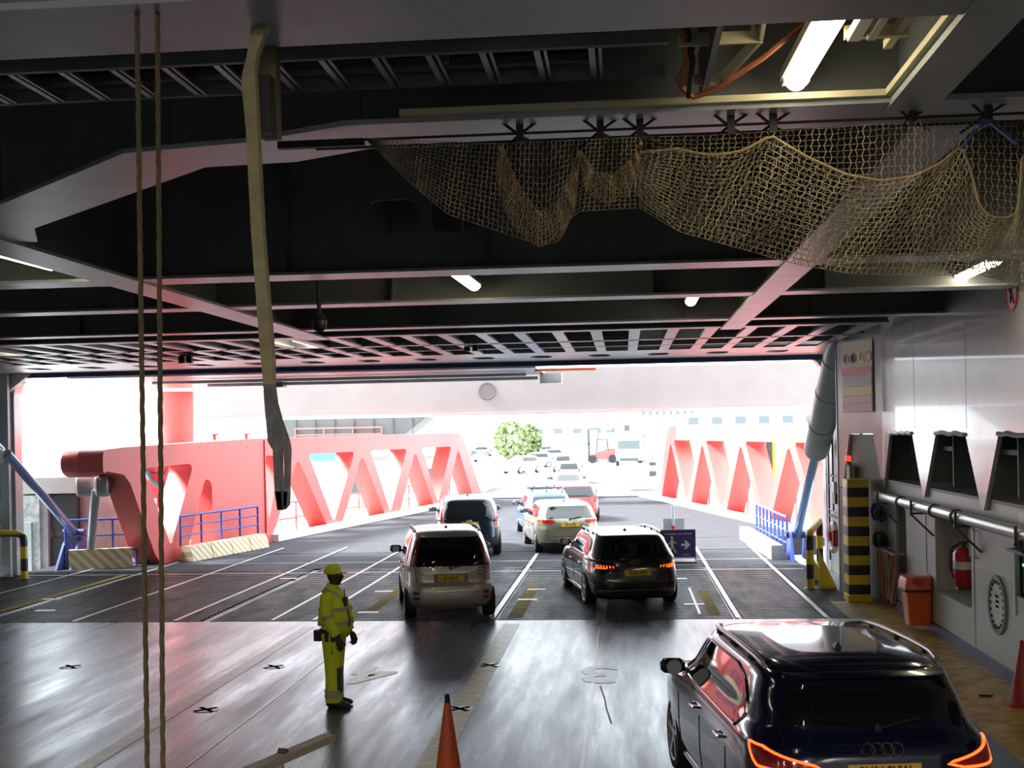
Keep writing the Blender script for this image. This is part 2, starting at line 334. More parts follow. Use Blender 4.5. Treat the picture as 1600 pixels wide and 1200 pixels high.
# longitudinal girders
def girder(x, y0, y1, w, hz=HC-.012):
    o = struct(tname(), MB().box(x-.02, x+.02, y0, y1, hz, 6.62), M['beam'])
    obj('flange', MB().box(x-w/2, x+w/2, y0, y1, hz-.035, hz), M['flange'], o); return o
girder(-5.45, 10.0, 22, .46); girder(1.88, 7.3, 22.0, .36); g = girder(1.58, 5.1, 7.1, .26); girder(-11.5, 5, 22, .4)
obj('edge_bar', MB().box(1.42, 1.46, 5.4, 6.82, HC, HC+.035), MATS['edge_cream'], g)
struct(tname(), MB().box(.45, .48, 5.3, 7.0, HC+.05, 6.6).box(2.6, 2.63, -2, 7, HC+.3, 6.6), M['beam'])
# bow door framing: longitudinal ribs, cross bars and the plate with oval lightening holes
mb = MB(); x = XL+1.2; k = 0
ribs = struct('trim_60', MB().box(XL, 4.6, 24.3, 24.52, HC-.02, 6.5).box(XL, 4.6, 26.0, 26.12, HC-.02, 6.5), M['flange'])
x = -16.1; i = 0
while x < 4.5:
    obj('rib', MB().box(x-.1, x+.1, 21.8, 27.6, HC-.02, HC+.02).box(x-.01, x+.01, 21.8, 27.6, HC, 6.3), M['flange'], ribs); x += .68; i += 1
ov = []; x = -15.5
while x < 4.3: ov.append(rpoly([(x-.2, 28.7), (x+.2, 28.7), (x+.27, 29.15), (x+.2, 29.6), (x-.2, 29.6), (x-.27, 29.15)], .12, 3)); x += 1.36
struct('trim_61', MB().plate([(XL, 27.6), (4.95, 27.6), (4.95, 31.0), (XL, 31.0)], ov, lambda a, b, t: (a, b, t), HC-.02, HC+.02), M['flange'])
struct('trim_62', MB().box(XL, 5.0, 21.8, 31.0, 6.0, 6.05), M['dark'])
struct('trim_63', MB().box(-16.4, 4.85, 30.98, 31.1, HC-.14, HC+.1), M['navy'])
# front of the ship above and beside the opening
fr = [(XL-14, -2), (XL-14, 24), (20, 24), (20, -2), (4.9, -2)]+rpoly([(4.9, -1), (4.9, HC-.06), (-15.75, HC-.06), (-15.75, -1)], [0, .6, .6, 0], 6)+[(-15.75, -2)]
struct('wall_front', MB().plate(fr, [], lambda a, b, t: (a, t, b), 31.1, 31.5), M['hullgrey'])
struct('trim_64', MB().box(XL-14, 20, 31.0, 31.3, 6.6, 7.2), M['hullgrey'])
# overhang under the bow beyond the opening, with two pipes
ovh = struct('trim_65', MB().box(-14.5, -2.2, 31.5, 35.5, 5.1, 5.3), M['flange'])
obj('pipe', MB().cyl((-13, 33.6, 5.03), (-2.6, 33.6, 5.03), .045), M['pipe'], ovh)
obj('pipe', MB().cyl((-12, 35.3, 5.0), (-2.4, 35.3, 5.0), .05), M['pipe'], ovh)
obj('lug', MB().box(-2.3, -1.7, 34.6, 35.2, 4.82, 5.1), M['pipe'], ovh)
obj('lug', MB().box(-10.2, -9.7, 35.0, 35.4, 4.9, 5.1), M['dsteel'], ovh)
obj('lug', MB().box(-2.3, -.7, 32.6, 32.75, 5.06, 5.12), M['orange'], ovh)
# left portal column with two recessed bays
colm = struct('trim_66', MB().plate([(24.5, 0), (31.1, 0), (31.1, HC), (24.5, HC)], [rpoly([(26, 2.6), (30.7, 2.6), (30.7, 4.75), (26, 4.75)], .4), rpoly([(26, .7), (30.7, .7), (30.7, 2.2), (26, 2.2)], .4)],
    lambda a, b, t: (t, a, b), -16.3, -16.15).plate(rpoly([(-16.95, 4.5), (-16.15, 4.5), (-15.2, 5.22), (-16.95, 5.22)], [0, .2, 0, 0]), [], lambda a, b, t: (a, t, b), 30.9, 31.05), M['offwhite'])
obj('column_face', MB().plate([(-17, 0), (-15.72, 0), (-15.72, HC), (-17, HC)], [rpoly([(-16.9, 3.45), (-15.95, 3.45), (-15.95, 4.85), (-16.9, 4.85)], .25), rpoly([(-16.9, 1.85), (-15.95, 1.85), (-15.95, 3.1), (-16.9, 3.1)], .2), rpoly([(-16.9, .2), (-15.95, .2), (-15.95, 1.45), (-16.9, 1.45)], .2)], lambda a, b, t: (a, t, b), 30.7, 30.8), M['cylg'], colm)
obj('bay_panel', MB().box(-17, -15.8, 30.98, 31.02, 1.6, HC), M['teal'], colm)
obj('bay_back', MB().box(-16.9, -16.85, 24.5, 31, 0, 5.2), M['teal'], colm)
# right side: angled face with the notice, side wall out to the opening
LWT = 2.42
cfn = lambda P, Q: (lambda a, b, t: Vector((P[0], P[1], 0)).lerp(Vector((Q[0], Q[1], 0)), a)+Vector((0, 0, b))+Vector((-(Q[1]-P[1]), Q[0]-P[0], 0)).normalized()*t)
PA, PB = (4.47, 26.7), (XW-.07, 25.05)
struct('trim_67', MB().plate([(0, 0), (1, 0), (1, 2.25), (.96, 2.25), (.78, 3.3), (.24, 3.3), (.0, 2.3)], [], cfn(PA, PB), .06, .1), M['recess'])
notch = [(0, HC+.4), (0, 2.42), (.13, 2.42), (.27, 3.32), (.80, 3.32), (.985, 2.25), (1, 2.25), (1, HC+.4)]
face = struct('wall_front_side', MB().plate(notch, [], cfn(PA, PB), 0, .06), M['hullgrey']); face.name = 'trim_68'
struct('trim_69', MB().plate([(0, 0), (0, 2.42), (.13, 2.42), (.13, 0)], [], cfn(PA, PB), 0, .06), M['hullgrey'])
struct('trim_70', MB().box(4.92, 4.98, 26.7, 31.1, 0, HC+.1).box(4.45, 4.98, 26.7, 26.76, 0, HC+.1), M['offwhite'])
# right wall: upper skin with hanging teeth between the tapered openings
tips = [25.05, 21.76, 18.25, 14.75, 11.25, 7.75, 4.25]; tops = [(24.38, 22.52), (20.85, 19.08), (17.43, 15.6), (13.9, 12.1), (10.4, 8.6), (6.9, 5.1)]
out = [(25.05, HC+.4), (25.05, 2.25)]
for i, (a, b) in enumerate(tops): out += [(tips[i]-.06, 2.25), (a, 3.33), (b, 3.33), (tips[i+1]+.06, 2.27)]
out += [(-14, 2.3), (-14, HC+.4)]
XU = XW-.07
struct('wall_right', MB().plate(out, [], lambda a, b, t: (XU+t, a, b), 0, .06), M['hullgrey'])
struct('trim_71', MB().box(XU-.012, XU, -10, 25.05, 3.95, 3.957).box(XU-.003, XU, 22.3, 22.306, 3.4, HC).box(XU-.003, XU, 19.0, 19.006, 3.4, HC), M['hullgrey'])
# recess behind the openings
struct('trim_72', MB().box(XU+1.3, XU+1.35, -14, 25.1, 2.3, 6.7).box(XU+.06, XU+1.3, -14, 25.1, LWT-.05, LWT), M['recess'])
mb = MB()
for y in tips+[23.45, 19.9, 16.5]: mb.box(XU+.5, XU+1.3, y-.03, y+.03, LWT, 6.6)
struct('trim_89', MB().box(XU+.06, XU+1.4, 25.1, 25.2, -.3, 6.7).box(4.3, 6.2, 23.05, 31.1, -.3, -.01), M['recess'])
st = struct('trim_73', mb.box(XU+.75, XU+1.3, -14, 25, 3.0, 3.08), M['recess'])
for (a, b) in tops[:3]:
    obj('rolled_edge', MB().tube([(XU-.005, b+(a-b)*k/9, 3.34+random.uniform(-.02, .02)) for k in range(10)], .035, 6), M['steel'], st)
# lower wall with its pockets
hx = rpoly([(21.3, .72), (19.15, .72), (19.15, 2.02), (21.3, 2.02)], .06)
dr = rpoly([(24.35, .7), (23.45, .7), (23.45, 1.95), (24.35, 1.95)], .18)
bxh = [(17.02, 1.2), (15.6, 1.2), (15.6, 2.12), (17.02, 2.12)]
struct('trim_74', MB().plate([(25.1, 0), (25.1, LWT), (-14, LWT), (-14, 0)], [hx, dr, bxh], lambda a, b, t: (XW+t, a, b), 0, .05), M['lowwall'])
pocket = lambda y0, y1, z0, z1, d: MB().box(XW+d, XW+d+.03, y0, y1, z0, z1).box(XW+.05, XW+d, y0, y0+.02, z0, z1).box(XW+.05, XW+d, y1-.02, y1, z0, z1).box(XW+.05, XW+d, y0, y1, z0-.02, z0).box(XW+.05, XW+d, y0, y1, z1, z1+.02)
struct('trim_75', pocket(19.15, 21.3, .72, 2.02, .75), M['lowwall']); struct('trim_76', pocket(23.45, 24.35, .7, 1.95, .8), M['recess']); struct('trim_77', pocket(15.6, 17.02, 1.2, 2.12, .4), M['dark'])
struct('trim_78', MB().box(XW-.02, XW, 17.0, 19.0, 1.4, 1.405).box(XW-.012, XW, 18.98, 18.995, .2, 2.2).box(XW-.015, XW, 21.9, 23.2, 1.12, 1.135).box(XW-.012, XW, 21.9, 21.92, .2, 2.0).box(XW-.02, XW, 17.0, 17.06, .95, 2.0), M['offwhite'])
struct('trim_79', MB().box(4.6, XW, 26.2, 26.34, 0, LWT).box(XW+.02, XW+.06, 25, 26.4, 0, LWT), M['lowwall'])
# ================================================================== outside: linkspan, quay, water
struct('trim_80', MB().box(-60, 60, 66, 420, -.5, -.01).box(-90, -15.2, 31.6, 66, -.5, -.15).box(8.5, 80, 31.6, 66, -.5, -.12), M['quay'])
struct('trim_81', MB().box(-16, 9, 31.6, 66, -3, -2.5), M['water'], smooth=None)
OL, DL = Vector((-11.7, 40.52, 0)), Vector((.175, .985, 0)).normalized()
ORr, DR = Vector((4.36, 48.4, 0)), Vector((-.2, .98, 0)).normalized()
q0, q1 = OL-DL*.2, OL+DL*25.5; r0, r1 = ORr-DR*8.3, ORr+DR*17.6
struct('trim_82', MB().add([(q0.x, 40.3, 0), (r0.x, 40.3, 0), (r1.x, r1.y, 0), (q1.x, q1.y, 0), (q0.x, 40.3, -.6), (r0.x, 40.3, -.6), (r1.x, r1.y, -.6), (q1.x, q1.y, -.6)],
    [(0, 1, 2, 3), (7, 6, 5, 4), (0, 4, 5, 1), (1, 5, 6, 2), (2, 6, 7, 3), (3, 7, 4, 0)]), M['asphalt'])
struct('trim_83', MB().box(-8.2, 2, 64.6, 96, -.2, .0), mat('apron_asphalt', (.068, .072, .082), .9, var=.2))
struct('trim_84', MB().box(-8, 1.5, 65.4, 65.55, 0, .02).box(-8, -.5, 65.9, 66.0, 0, .02), M['linewhite'])
line('trim_85', M['linewhite'], .5, 66, 88, .15, .006, -1.6); line('trim_86', M['linewhite'], -5.2, 44, 50, .1, .006)
def truss(name, label, o, d, out, outer, holes, curb):
    """one side girder of the linkspan, a box section with tapered openings; out = direction of its thickness"""
    t = thing(name, label, 'bridge girder', (o.x, o.y, 0))
    n = Vector((-d.y, d.x, 0))*out
    fn = lambda a, b, k: o+d*a+Vector((0, 0, b))+n*k
    obj('girder_frame', MB().plate(outer, holes, fn, 0, .75), M['red'], t, smooth=40)
    c0, c1 = curb
    obj('curb', MB().bar(o+d*c0-n*.12+Vector((0, 0, .11)), o+d*c1-n*.12+Vector((0, 0, .11)), .24, .24), M['white'], t)
    return t, fn
holes = [rpoly([(-7.7, 2.68), (-5.0, 2.74), (-6.35, .45)], [.25, .35, .15]), rpoly([(-4.35, 2.28), (-3.95, 2.15), (-3.95, .12), (-5.5, .12)], [.3, .3, 0, 0])]
holes += [rpoly([(-.4, 2.86), (.75, 2.82), (-.25, .5)], .22)]
for a in (2.15, 8.06, 14.27, 20.51):
    holes.append(rpoly([(a-.02, 2.72), (a-2.15, .1), (a+2.45, .1)], [.35, 0, 0], 6))
    if a < 20: holes.append(rpoly([(a+.85, 2.83), (a+5.15, 2.83), (a+3.0, .22)], [.25, .3, .2]))
outer = rpoly([(-9.6, 2.55), (-9.6, 3.22), (-8.6, 3.27)], [.2, .2, 0])+[ (-1, 3.42), (20.4, 3.48)]+rpoly([(20.9, 3.46), (21.6, 3.0), (24.7, .0)], [0, .3, 0])+[(-6.9, 0), (-7.2, .3), (-8.35, 2.3), (-8.65, 2.55)]
lt, lfn = truss('linkspan_girder', 'long red steel bridge girder with triangular openings, left of the roadway', OL, DL, 1, outer, holes, (0, 24.5))
a = OL-DL*8.9
obj('end_roller', MB().lathe(lfn(-9.2, 2.87, .3), (-DL.y*1.0, DL.x, 0), [(.2, .0), (.2, .35), (.22, .36), (.98, .36), (1.02, .33), (1.02, 0)], 32), M['red'], lt)
def boss(s): return MB().lathe(lfn(s, 3.4, .3), (0, 0, 1), [(0, .05), (.14, .05), (.14, .13), (.2, .13), (.2, 0)], 12)
obj('bollard_cap', boss(-3.2), M['red'], lt); obj('bollard_cap', boss(-1.1), M['red'], lt)
obj('joint_plate', MB().bar(lfn(-.45, .02, -.02), lfn(-.45, 3.38, -.02), .04, .04), M['redd'], lt)
relink(lt)
# support leg with sheaves under the roller
sp = lfn(-8.4, 0, .9)
t = thing('lifting_leg', 'dark grey leg with bolted round sheaves under the red roller end', 'lifting leg', (sp.x, sp.y, 0))
obj('sheave', MB().lathe(pY(165, 757, 32.3), (1, .3, 0), [(-.25, 0), (-.25, .28), (-.2, .33), (.05, .33), (.1, .28), (.1, 0)], 24), M['cylg'], t)
obj('sheave', MB().lathe(pY(135, 757, 32.6), (1, .3, 0), [(-.25, 0), (-.25, .28), (-.2, .33), (.15, .33), (.2, .28), (.2, 0)], 24), M['recess'], t)
p, q = pY(150, 765, 32.4), pY(140, 880, 32.8)
obj('leg_shaft', MB().cone(q, p, .1, .13, 12), M['cylg'], t); p = pY(166, 757, 32.2)
mb = MB()
for k in range(12): b = p+Vector((.2*math.cos(k*.5236), 0, .2*math.sin(k*.5236))); mb.cyl(b+Vector((-.02, -.05, 0)), b+Vector((0, .06, 0)), .025, 6)
obj('bolt_ring', mb, M['dsteel'], t); relink(t)
holes = []
for a in (-11.3, -5.76, -.24, 5.32, 10.94):
    holes.append(rpoly([(a, 2.86), (a+2.1, .12), (a-2.3, .12)], [.3, 0, 0], 6))
    if a > -11: holes.append(rpoly([(a-5.0, 2.95), (a-.62, 2.95), (a-2.82, .25)], [.25, .25, .2]))
outer = [(-13, 0), (-13, 3.5), (10.6, 3.6)]+rpoly([(11.2, 3.6), (11.8, 3.1), (13.9, 0)], [0, .3, 0])
rt, rfn = truss('linkspan_girder', 'long red steel bridge girder with triangular openings, right of the roadway', ORr, DR, -1, outer, holes, (-8, 17.4)); relink(rt)
# red handrails outside the girders
def railing(name, label, p0, p1, n, h, m, rails=3, r=.03, group=None, lean=0):
    p0, p1 = Vector(p0), Vector(p1); t = thing(name, label, 'railing', p0, 0, group)
    for k in range(rails): z = Vector((0, 0, h*(k+1)/rails)); obj('rail', MB().cyl(z, p1-p0+z, r*(1 if k == rails-1 else .75), 8), m, t)
    for k in range(n): q = (p1-p0)*k/(n-1); obj('post', MB().cyl(q, q+Vector((0, 0, h)), r, 8), m, t)
    return t
P = lambda fn, a, k, z=0: fn(a, z, k)
railing('handrail', 'thin red handrail seen through the openings of the left girder', P(lfn, .6, 1.3, -.1), P(lfn, 23, 1.3, -.1), 12, 1.15, M['red'], 2, .03)
railing('handrail', 'thin red handrail seen through the openings of the right girder', P(rfn, -12.5, 1.3, -.1), P(rfn, 13, 1.3, -.1), 14, 1.15, M['red'], 2, .03)
struct('trim_87', MB().bar(P(lfn, -3, 1.25, -.3), P(lfn, 24, 1.25, -.3), 1.2, .3).bar(P(rfn, -13, 1.25, -.3), P(rfn, 14, 1.25, -.3), 1.2, .3), M['white'])
# overhead gantry beam crossing the road
gb = thing('gantry_beam', 'pale overhead box beam with round bolted cover, spanning the road beyond the bow', 'overhead beam', (-4, 58, 0))
p0, p1 = pY(440, 655, 58), pY(1290, 636, 58)
obj('box_beam', MB().add([(-38, 58, 4.42), (14, 58, 4.42), (14, 58, 6.4), (-38, 58, 6.4), (-38, 60.5, 4.42), (14, 60.5, 4.42), (14, 60.5, 6.4), (-38, 60.5, 6.4)],
    [(0, 1, 2, 3), (7, 6, 5, 4), (0, 4, 5, 1), (1, 5, 6, 2), (2, 6, 7, 3), (3, 7, 4, 0)]), mat('gantry_paint', (.27, .255, .25), .5, var=.12, vscale=.5), gb)
c = pY(761, 611, 57.95); mb = MB().lathe(c, (0, -1, 0), [(-.02, .0), (-.02, .40), (.0, .40), (.0, .36), (-.01, .34), (-.01, 0)], 28)
for k in range(18): mb.lathe(c+Vector((.37*math.cos(k*.349), 0, .37*math.sin(k*.349))), (0, -1, 0), [(0, .025), (.04, .025), (.04, 0)], 6)
obj('bolted_cover', mb, mat('cover_grey', (.15, .14, .14), .5), gb, smooth=None)
obj('lower_flange', MB().box(-38, 14, 57.9, 60.6, 4.33, 4.42), mat('gantry_pink', (.55, .3, .28), .5), gb)
for x in (-38, 13): obj('pylon', MB().box(x-.6, x+.6, 58.5, 60.2, -.4, 4.4), M['offwhite'], gb)
relink(gb)
# quayside behind the left girder: pier, panels, crane tower
t = thing('fender_frame', 'weathered grey steel fender frame with dark bays, left of the ramp', 'fender frame', (-17.5, 34.5, 0))
a, b = pY(28, 738, 34), pY(118, 738, 34)
obj('frame_plate', MB().box(a.x, b.x+1.4, 34.2, 34.4, -1.5, 2.45), M['pinkpier'], t)
obj('cap_beam', MB().box(a.x, b.x+.1, 33.7, 34.4, 2.0, 2.45), M['concrete'], t)
obj('side_panel', MB().box(a.x, a.x+.55, 33.6, 34.1, -.5, 1.2), M['cylg'], t); obj('side_panel', MB().box(a.x, a.x+.75, 33.7, 34.2, -.5, 1.95), mat('peeling_paint', (.5, .5, .48), .7, col2=(.2, .27, .27), vscale=6), t)
for z0, z1 in ((.95, 1.95), (-.4, .75)): obj('bay', MB().box(a.x+.95, b.x+.05, 33.95, 34.15, z0, z1), M['dark'], t)
obj('stile', MB().box(a.x+.75, a.x+.95, 33.8, 34.2, -.5, 2.0), M['recess'], t)
relink(t)
t = thing('crane_tower', 'red tubular tower with hoses and machinery rising behind the left girder', 'tower', (pY(278, 800, 44).x, 44, -.1))
x = t.location.x
obj('column', MB().cyl((x, 44, -.1), (x, 44, 9), .62, 28), M['red'], t); obj('drive_unit', MB().box(x-.75, x+.8, 43.1, 43.5, 1.35, 3.3).cyl((x-.4, 43.2, .5), (x-.4, 43.2, 1.4), .09).cyl((x+.1, 43.2, .4), (x+.1, 43.2, 1.4), .09), M['redd'], t)
obj('platform', MB().box(x-1.6, x+3.2, 43.2, 44.8, 5.15, 5.27), M['offwhite'], t)
obj('hose', MB().tube([(x-.75, 43, 3.1), (x-.72, 42.9, 2.4), (x-.5, 42.9, 1.95), (x-.1, 42.95, 1.75), (x+.6, 43, 1.8)], .1, 8), M['dsteel'], t)
obj('hose', MB().tube([(x-.3, 43, 3.2), (x+.1, 42.9, 2.6), (x-.1, 42.9, 2.2), (x-.6, 43, 2.3)], .03, 6), M['black'], t); relink(t)
t = thing('white_crane_leg', 'white inclined steel strut beside the red tower, against the sky', 'strut', (-20, 47, -.1))
obj('strut', MB().bar(pY(110, 772, 47)-Vector((0, 0, .9)), pY(205, 575, 47), .9, .8), M['white'], t); obj('strut', MB().bar(pY(248, 690, 46.0), pY(282, 590, 46.0), .25, .3), M['white'], t); obj('footing', MB().box(pY(110, 772, 47).x-.9, pY(215, 800, 47).x+.8, 46.4, 48.2, -.16, .6), M['concrete'], t); obj('mast', MB().bar(pY(215, 800, 47.5), pY(215, 570, 47.5), .8, .8), M['white'], t); relink(t)
t = thing('lattice_mast', 'short grey lattice mast glimpsed behind the white strut', 'mast', (-22.5, 49, 0))
p = pY(134, 596, 49); q = pY(170, 672, 49); mb = MB().box(p.x, p.x+.25, 49, 49.3, -.3, p.z).box(q.x, q.x+.2, 49, 49.3, -.3, p.z-.3).box(p.x+.26, q.x-.02, 49.02, 49.2, p.z-.2, p.z)
for k in range(5): mb.bar((p.x, 49, 3+k*.5), (q.x, 49, 3.4+k*.5), .08, .08)
obj('lattice', mb, M['concrete'], t); obj('hood', MB().box(p.x, p.x+.8, 48.9, 49.3, 3.2, 4.8), M['pinkpier'], t); relink(t)
# elevated walkway building behind the left girder
t = thing('elevated_walkway', 'grey elevated walkway with panelled sides and red railing behind left girder', 'walkway', (-22, 84, 0))
a, b = pY(440, 655, 84), pY(668, 655, 84)
mb = MB(); obj('side_panels', MB().add([(a.x, 84, 3.0), (b.x-2.2, 84, 3.0), (b.x, 84, 4.6), (a.x, 84, 4.6), (a.x, 88, 3.0), (b.x-2.2, 88, 3.0), (b.x, 88, 4.6), (a.x, 88, 4.6)], [(0, 1, 2, 3), (7, 6, 5, 4), (0, 4, 5, 1), (1, 5, 6, 2), (2, 6, 7, 3), (3, 7, 4, 0)]), mat('walkway_grey', (.11, .115, .11), .6, var=.2, vscale=.5), t)
for k in range(7): x = a.x+1+k*1.35; obj('mullion', MB().box(x, x+.06, 83.92, 84, 3.0, 4.55), M['dsteel'], t)
obj('railing', MB().cyl((a.x+1, 83.75, 3.5), (a.x+7, 83.75, 3.5), .05, 6).cyl((a.x+1, 83.75, 3.95), (a.x+7, 83.75, 3.95), .05, 6), M['red'], t)
for k in range(4): obj('railing_post', MB().cyl((a.x+1+k*2, 83.75, 2.95), (a.x+1+k*2, 83.75, 3.97), .05, 6), M['red'], t)
obj('ledge', MB().box(a.x+.5, a.x+7.5, 83.6, 84, 2.85, 2.97), M['dsteel'], t)
for x in (a.x+1.5, b.x-4): obj('pier', MB().box(x, x+.8, 84.5, 86, -.1, 3.0), M['concrete'], t)
relink(t)
railing('handrail', 'sloping red stair railing at the right end of the elevated walkway', (b.x+.3, 83, 2.6), (b.x+2.6, 80.5, -.1), 6, 1.2, M['red'], 2, .04)
t = thing('terminal_block', 'low pale concrete terminal building with dark doorways behind left girder', 'building', (-24, 72, 0))
a, b = pY(455, 735, 72), pY(690, 735, 72)
obj('walls', MB().box(a.x-4, b.x, 72, 77, -.2, 2.2), M['concrete'], t); obj('roof_slab', MB().box(a.x-4.3, b.x+.4, 71.6, 77.4, 2.2, 2.55), M['white'], t)
for k in range(6): x = a.x-3+k*2.1; obj('doorway', MB().box(x, x+1.2, 71.9, 72, -.1, 1.4), M['glassblue'] if k % 2 else M['recess'], t)
relink(t)
t = thing('container', 'blue roofed container seen through the leftmost wide opening of the left girder', 'container', (-22, 66.5, -.1))
p = pY(500, 718, 66.5); obj('container_body', MB().box(p.x-4.5, p.x+1.2, 66.5, 68.5, -.1, 2.1), M['white'], t); obj('roof', MB().box(p.x-4.5, p.x+1.2, 66.4, 68.6, 2.1, 2.6), mat('sky_blue_paint', (.12, .35, .65), .4), t); relink(t)
# trees far behind the queue
def tree(px, py, Y, h, w, label):
    p = pY(px, py, Y); t = thing('tree', label, 'tree', (p.x, Y, 0), 0, None)
    obj('trunk', MB().cone((0, 0, 0), (0, 0, h*.45), .25, .15, 8), M['bark'], t)
    mb = MB()
    for k in range(900):
        th, ph = random.uniform(0, 6.283), random.uniform(-1.2, 1.57); r = random.uniform(.55, 1)**.5
        q = Vector((math.cos(th)*math.cos(ph)*w*r, math.sin(th)*math.cos(ph)*w*r, h*.54+math.sin(ph)*h*.46*r)); s = random.uniform(.18, .36)
        e = Vector((random.gauss(0, 1), random.gauss(0, 1), random.gauss(0, 1))).normalized()*s; g = e.cross(Vector((random.gauss(0, 1), random.gauss(0, 1), random.gauss(0, 1)))).normalized()*s
        mb.add([q-e, q+g, q+e, q-g], [(0, 1, 2, 3)])
    obj('foliage', mb, M['leaf'], t, smooth=None)
tree(800, 700, 140, 4.6, 2.1, 'green leafy tree at the far end of the road, the wider left one'); tree(828, 700, 145, 4.2, 1.4, 'slimmer green tree at the far end of the road, on the right of the pair')
# lorry, forklift, cabinets, white stack beyond the right girder end
def place(px, py, Y=None): return pZ(px, py)
t = thing('lorry', 'white lorry cab with box body parked far down the quay on the right', 'lorry', (0, 0, 0)); p = pZ(983, 728); t.location = (p.x, p.y, 0)
obj('cab', MB().rings([[Vector((x, y, z)) for x, y in ((-1.2, 0), (1.2, 0), (1.2, 2), (-1.2, 2))] for z in (.5, 1.4)]+[[Vector((x, y, 2.9)) for x, y in ((-1.15, .15), (1.15, .15), (1.15, 2), (-1.15, 2))]]), M['white'], t)
obj('windscreen', MB().box(-1.05, 1.05, -.02, .05, 1.6, 2.4), M['glassblue'], t); obj('grille', MB().box(-.9, .9, -.03, .02, .45, .75), M['dsteel'], t); obj('box_body', MB().box(-1.3, 1.3, 2.2, 9, .9, 4.1), M['white'], t); obj('panel', MB().box(-.4, .1, 2.15, 2.2, 3.3, 3.9), M['dsteel'], t)
for x in (-1.1, 1.1):
    for y in (.9, 6.5): obj('wheel', MB().cyl((x-.15, y, .5), (x+.15, y, .5), .5, 20), M['tyre'], t)
t = thing('forklift', 'red forklift truck with open cage parked left of the white lorry', 'forklift', (0, 0, 0)); p = pZ(938, 724); t.location = (p.x, p.y, 0)
obj('chassis', MB().rings([[Vector((x, y, z)) for x, y in ((-.6, 0), (1.7, 0), (1.7, 1.2), (-.6, 1.2))] for z in (.4, 1.0)]+[[Vector((x, y, 1.5)) for x, y in ((.7, .1), (1.6, .1), (1.6, 1.1), (.7, 1.1))]]), mat('forklift_red', (.7, .08, .08), .4), t)
mb = MB()
for x in (-.4, .9):
    for y in (.1, 1.1): mb.bar((x, y, .9), (x*.8, y, 2.5), .09, .09)
obj('cage', mb.box(-.35, .8, .05, 1.15, 2.45, 2.55), M['dsteel'], t); obj('mast', MB().box(-1.3, -1.1, .2, .35, .2, 3.6).box(-1.3, -1.1, .9, 1.05, .2, 3.6).box(-1.3, -1.1, .2, 1.05, 2, 2.1), M['dsteel'], t)
for x in (-.8, 1.3): obj('wheel', MB().cyl((x, -.1, .45), (x, .2, .45), .45, 18), M['tyre'], t)
for px, h, l in ((928, 3.7, 'tall blue grey cabinet behind the forklift mast'), (955, 3.4, 'slim grey post box between forklift and lorry'), (1001, 2.9, 'blue grey cabinet on the right of the lorry')):
    p = pZ(px, 723); t = thing('cabinet', l, 'cabinet', (p.x, p.y+2, 0)); obj('cabinet_body', MB().box(-.5, .5, 0, .8, 0, h), mat('cabinet_bluegrey', (.09, .13, .16), .5), t); obj('door_panel', MB().box(-.42, .42, -.03, 0, .2, h-.2), M['cylg'], t)
t = thing('barrier_stack', 'stack of white plastic barriers by the far end of right girder', 'barrier stack', (0, 0, 0)); p = pZ(1000, 766); t.location = (p.x, p.y, 0)
for k in range(4): obj('barrier', MB().box(-.55, .55, 0, .5, .05+k*.38, .05+k*.38+.33), M['white'], t)
t = thing('road_marker', 'small dark and white marker board near the far right girder', 'marker', (0, 0, 0)); p = pZ(1019, 751); t.location = (p.x, p.y, 0)
obj('post', MB().box(-.04, .04, 0, .08, 0, 1.3), M['white'], t); obj('board', MB().box(-.3, .3, -.02, 0, .3, .65), M['dsteel'], t); obj('board', MB().box(-.28, .28, -.02, 0, 1.0, 1.25), M['dsteel'], t)
for px, w, h, Yb_, l in ((1040, 5, 7.6, 230, 'pale tower block with window rows above the far right girder'), (1215, 14, 5.6, 190, 'long pale warehouse with blue glazing behind the right girder'), (890, 16, 4.4, 260, 'long low pale shed on the skyline beyond the queue')):
    p = pY(px, 700, Yb_); t = thing('building', l, 'building', (p.x, Yb_, 0)); obj('walls', MB().box(-w, w, 0, 12, 0, h), M['white'], t)
    for k in range(8): obj('window', MB().box(-w+.8+k*w/4, -w+.8+k*w/4+w/9, -.05, 0, h-1.6, h-.5), M['glassblue'], t)
p = pY(1202, 705, 62); t = thing('signal_post', 'dark and yellow post seen between right girder members', 'post', (p.x, 62, -.1)); obj('post', MB().box(-.15, .15, 0, .3, 0, 3.7), M['dsteel'], t); obj('yellow_strip', MB().box(.15, .28, 0, .3, 0, 3.7), M['yellow'], t)
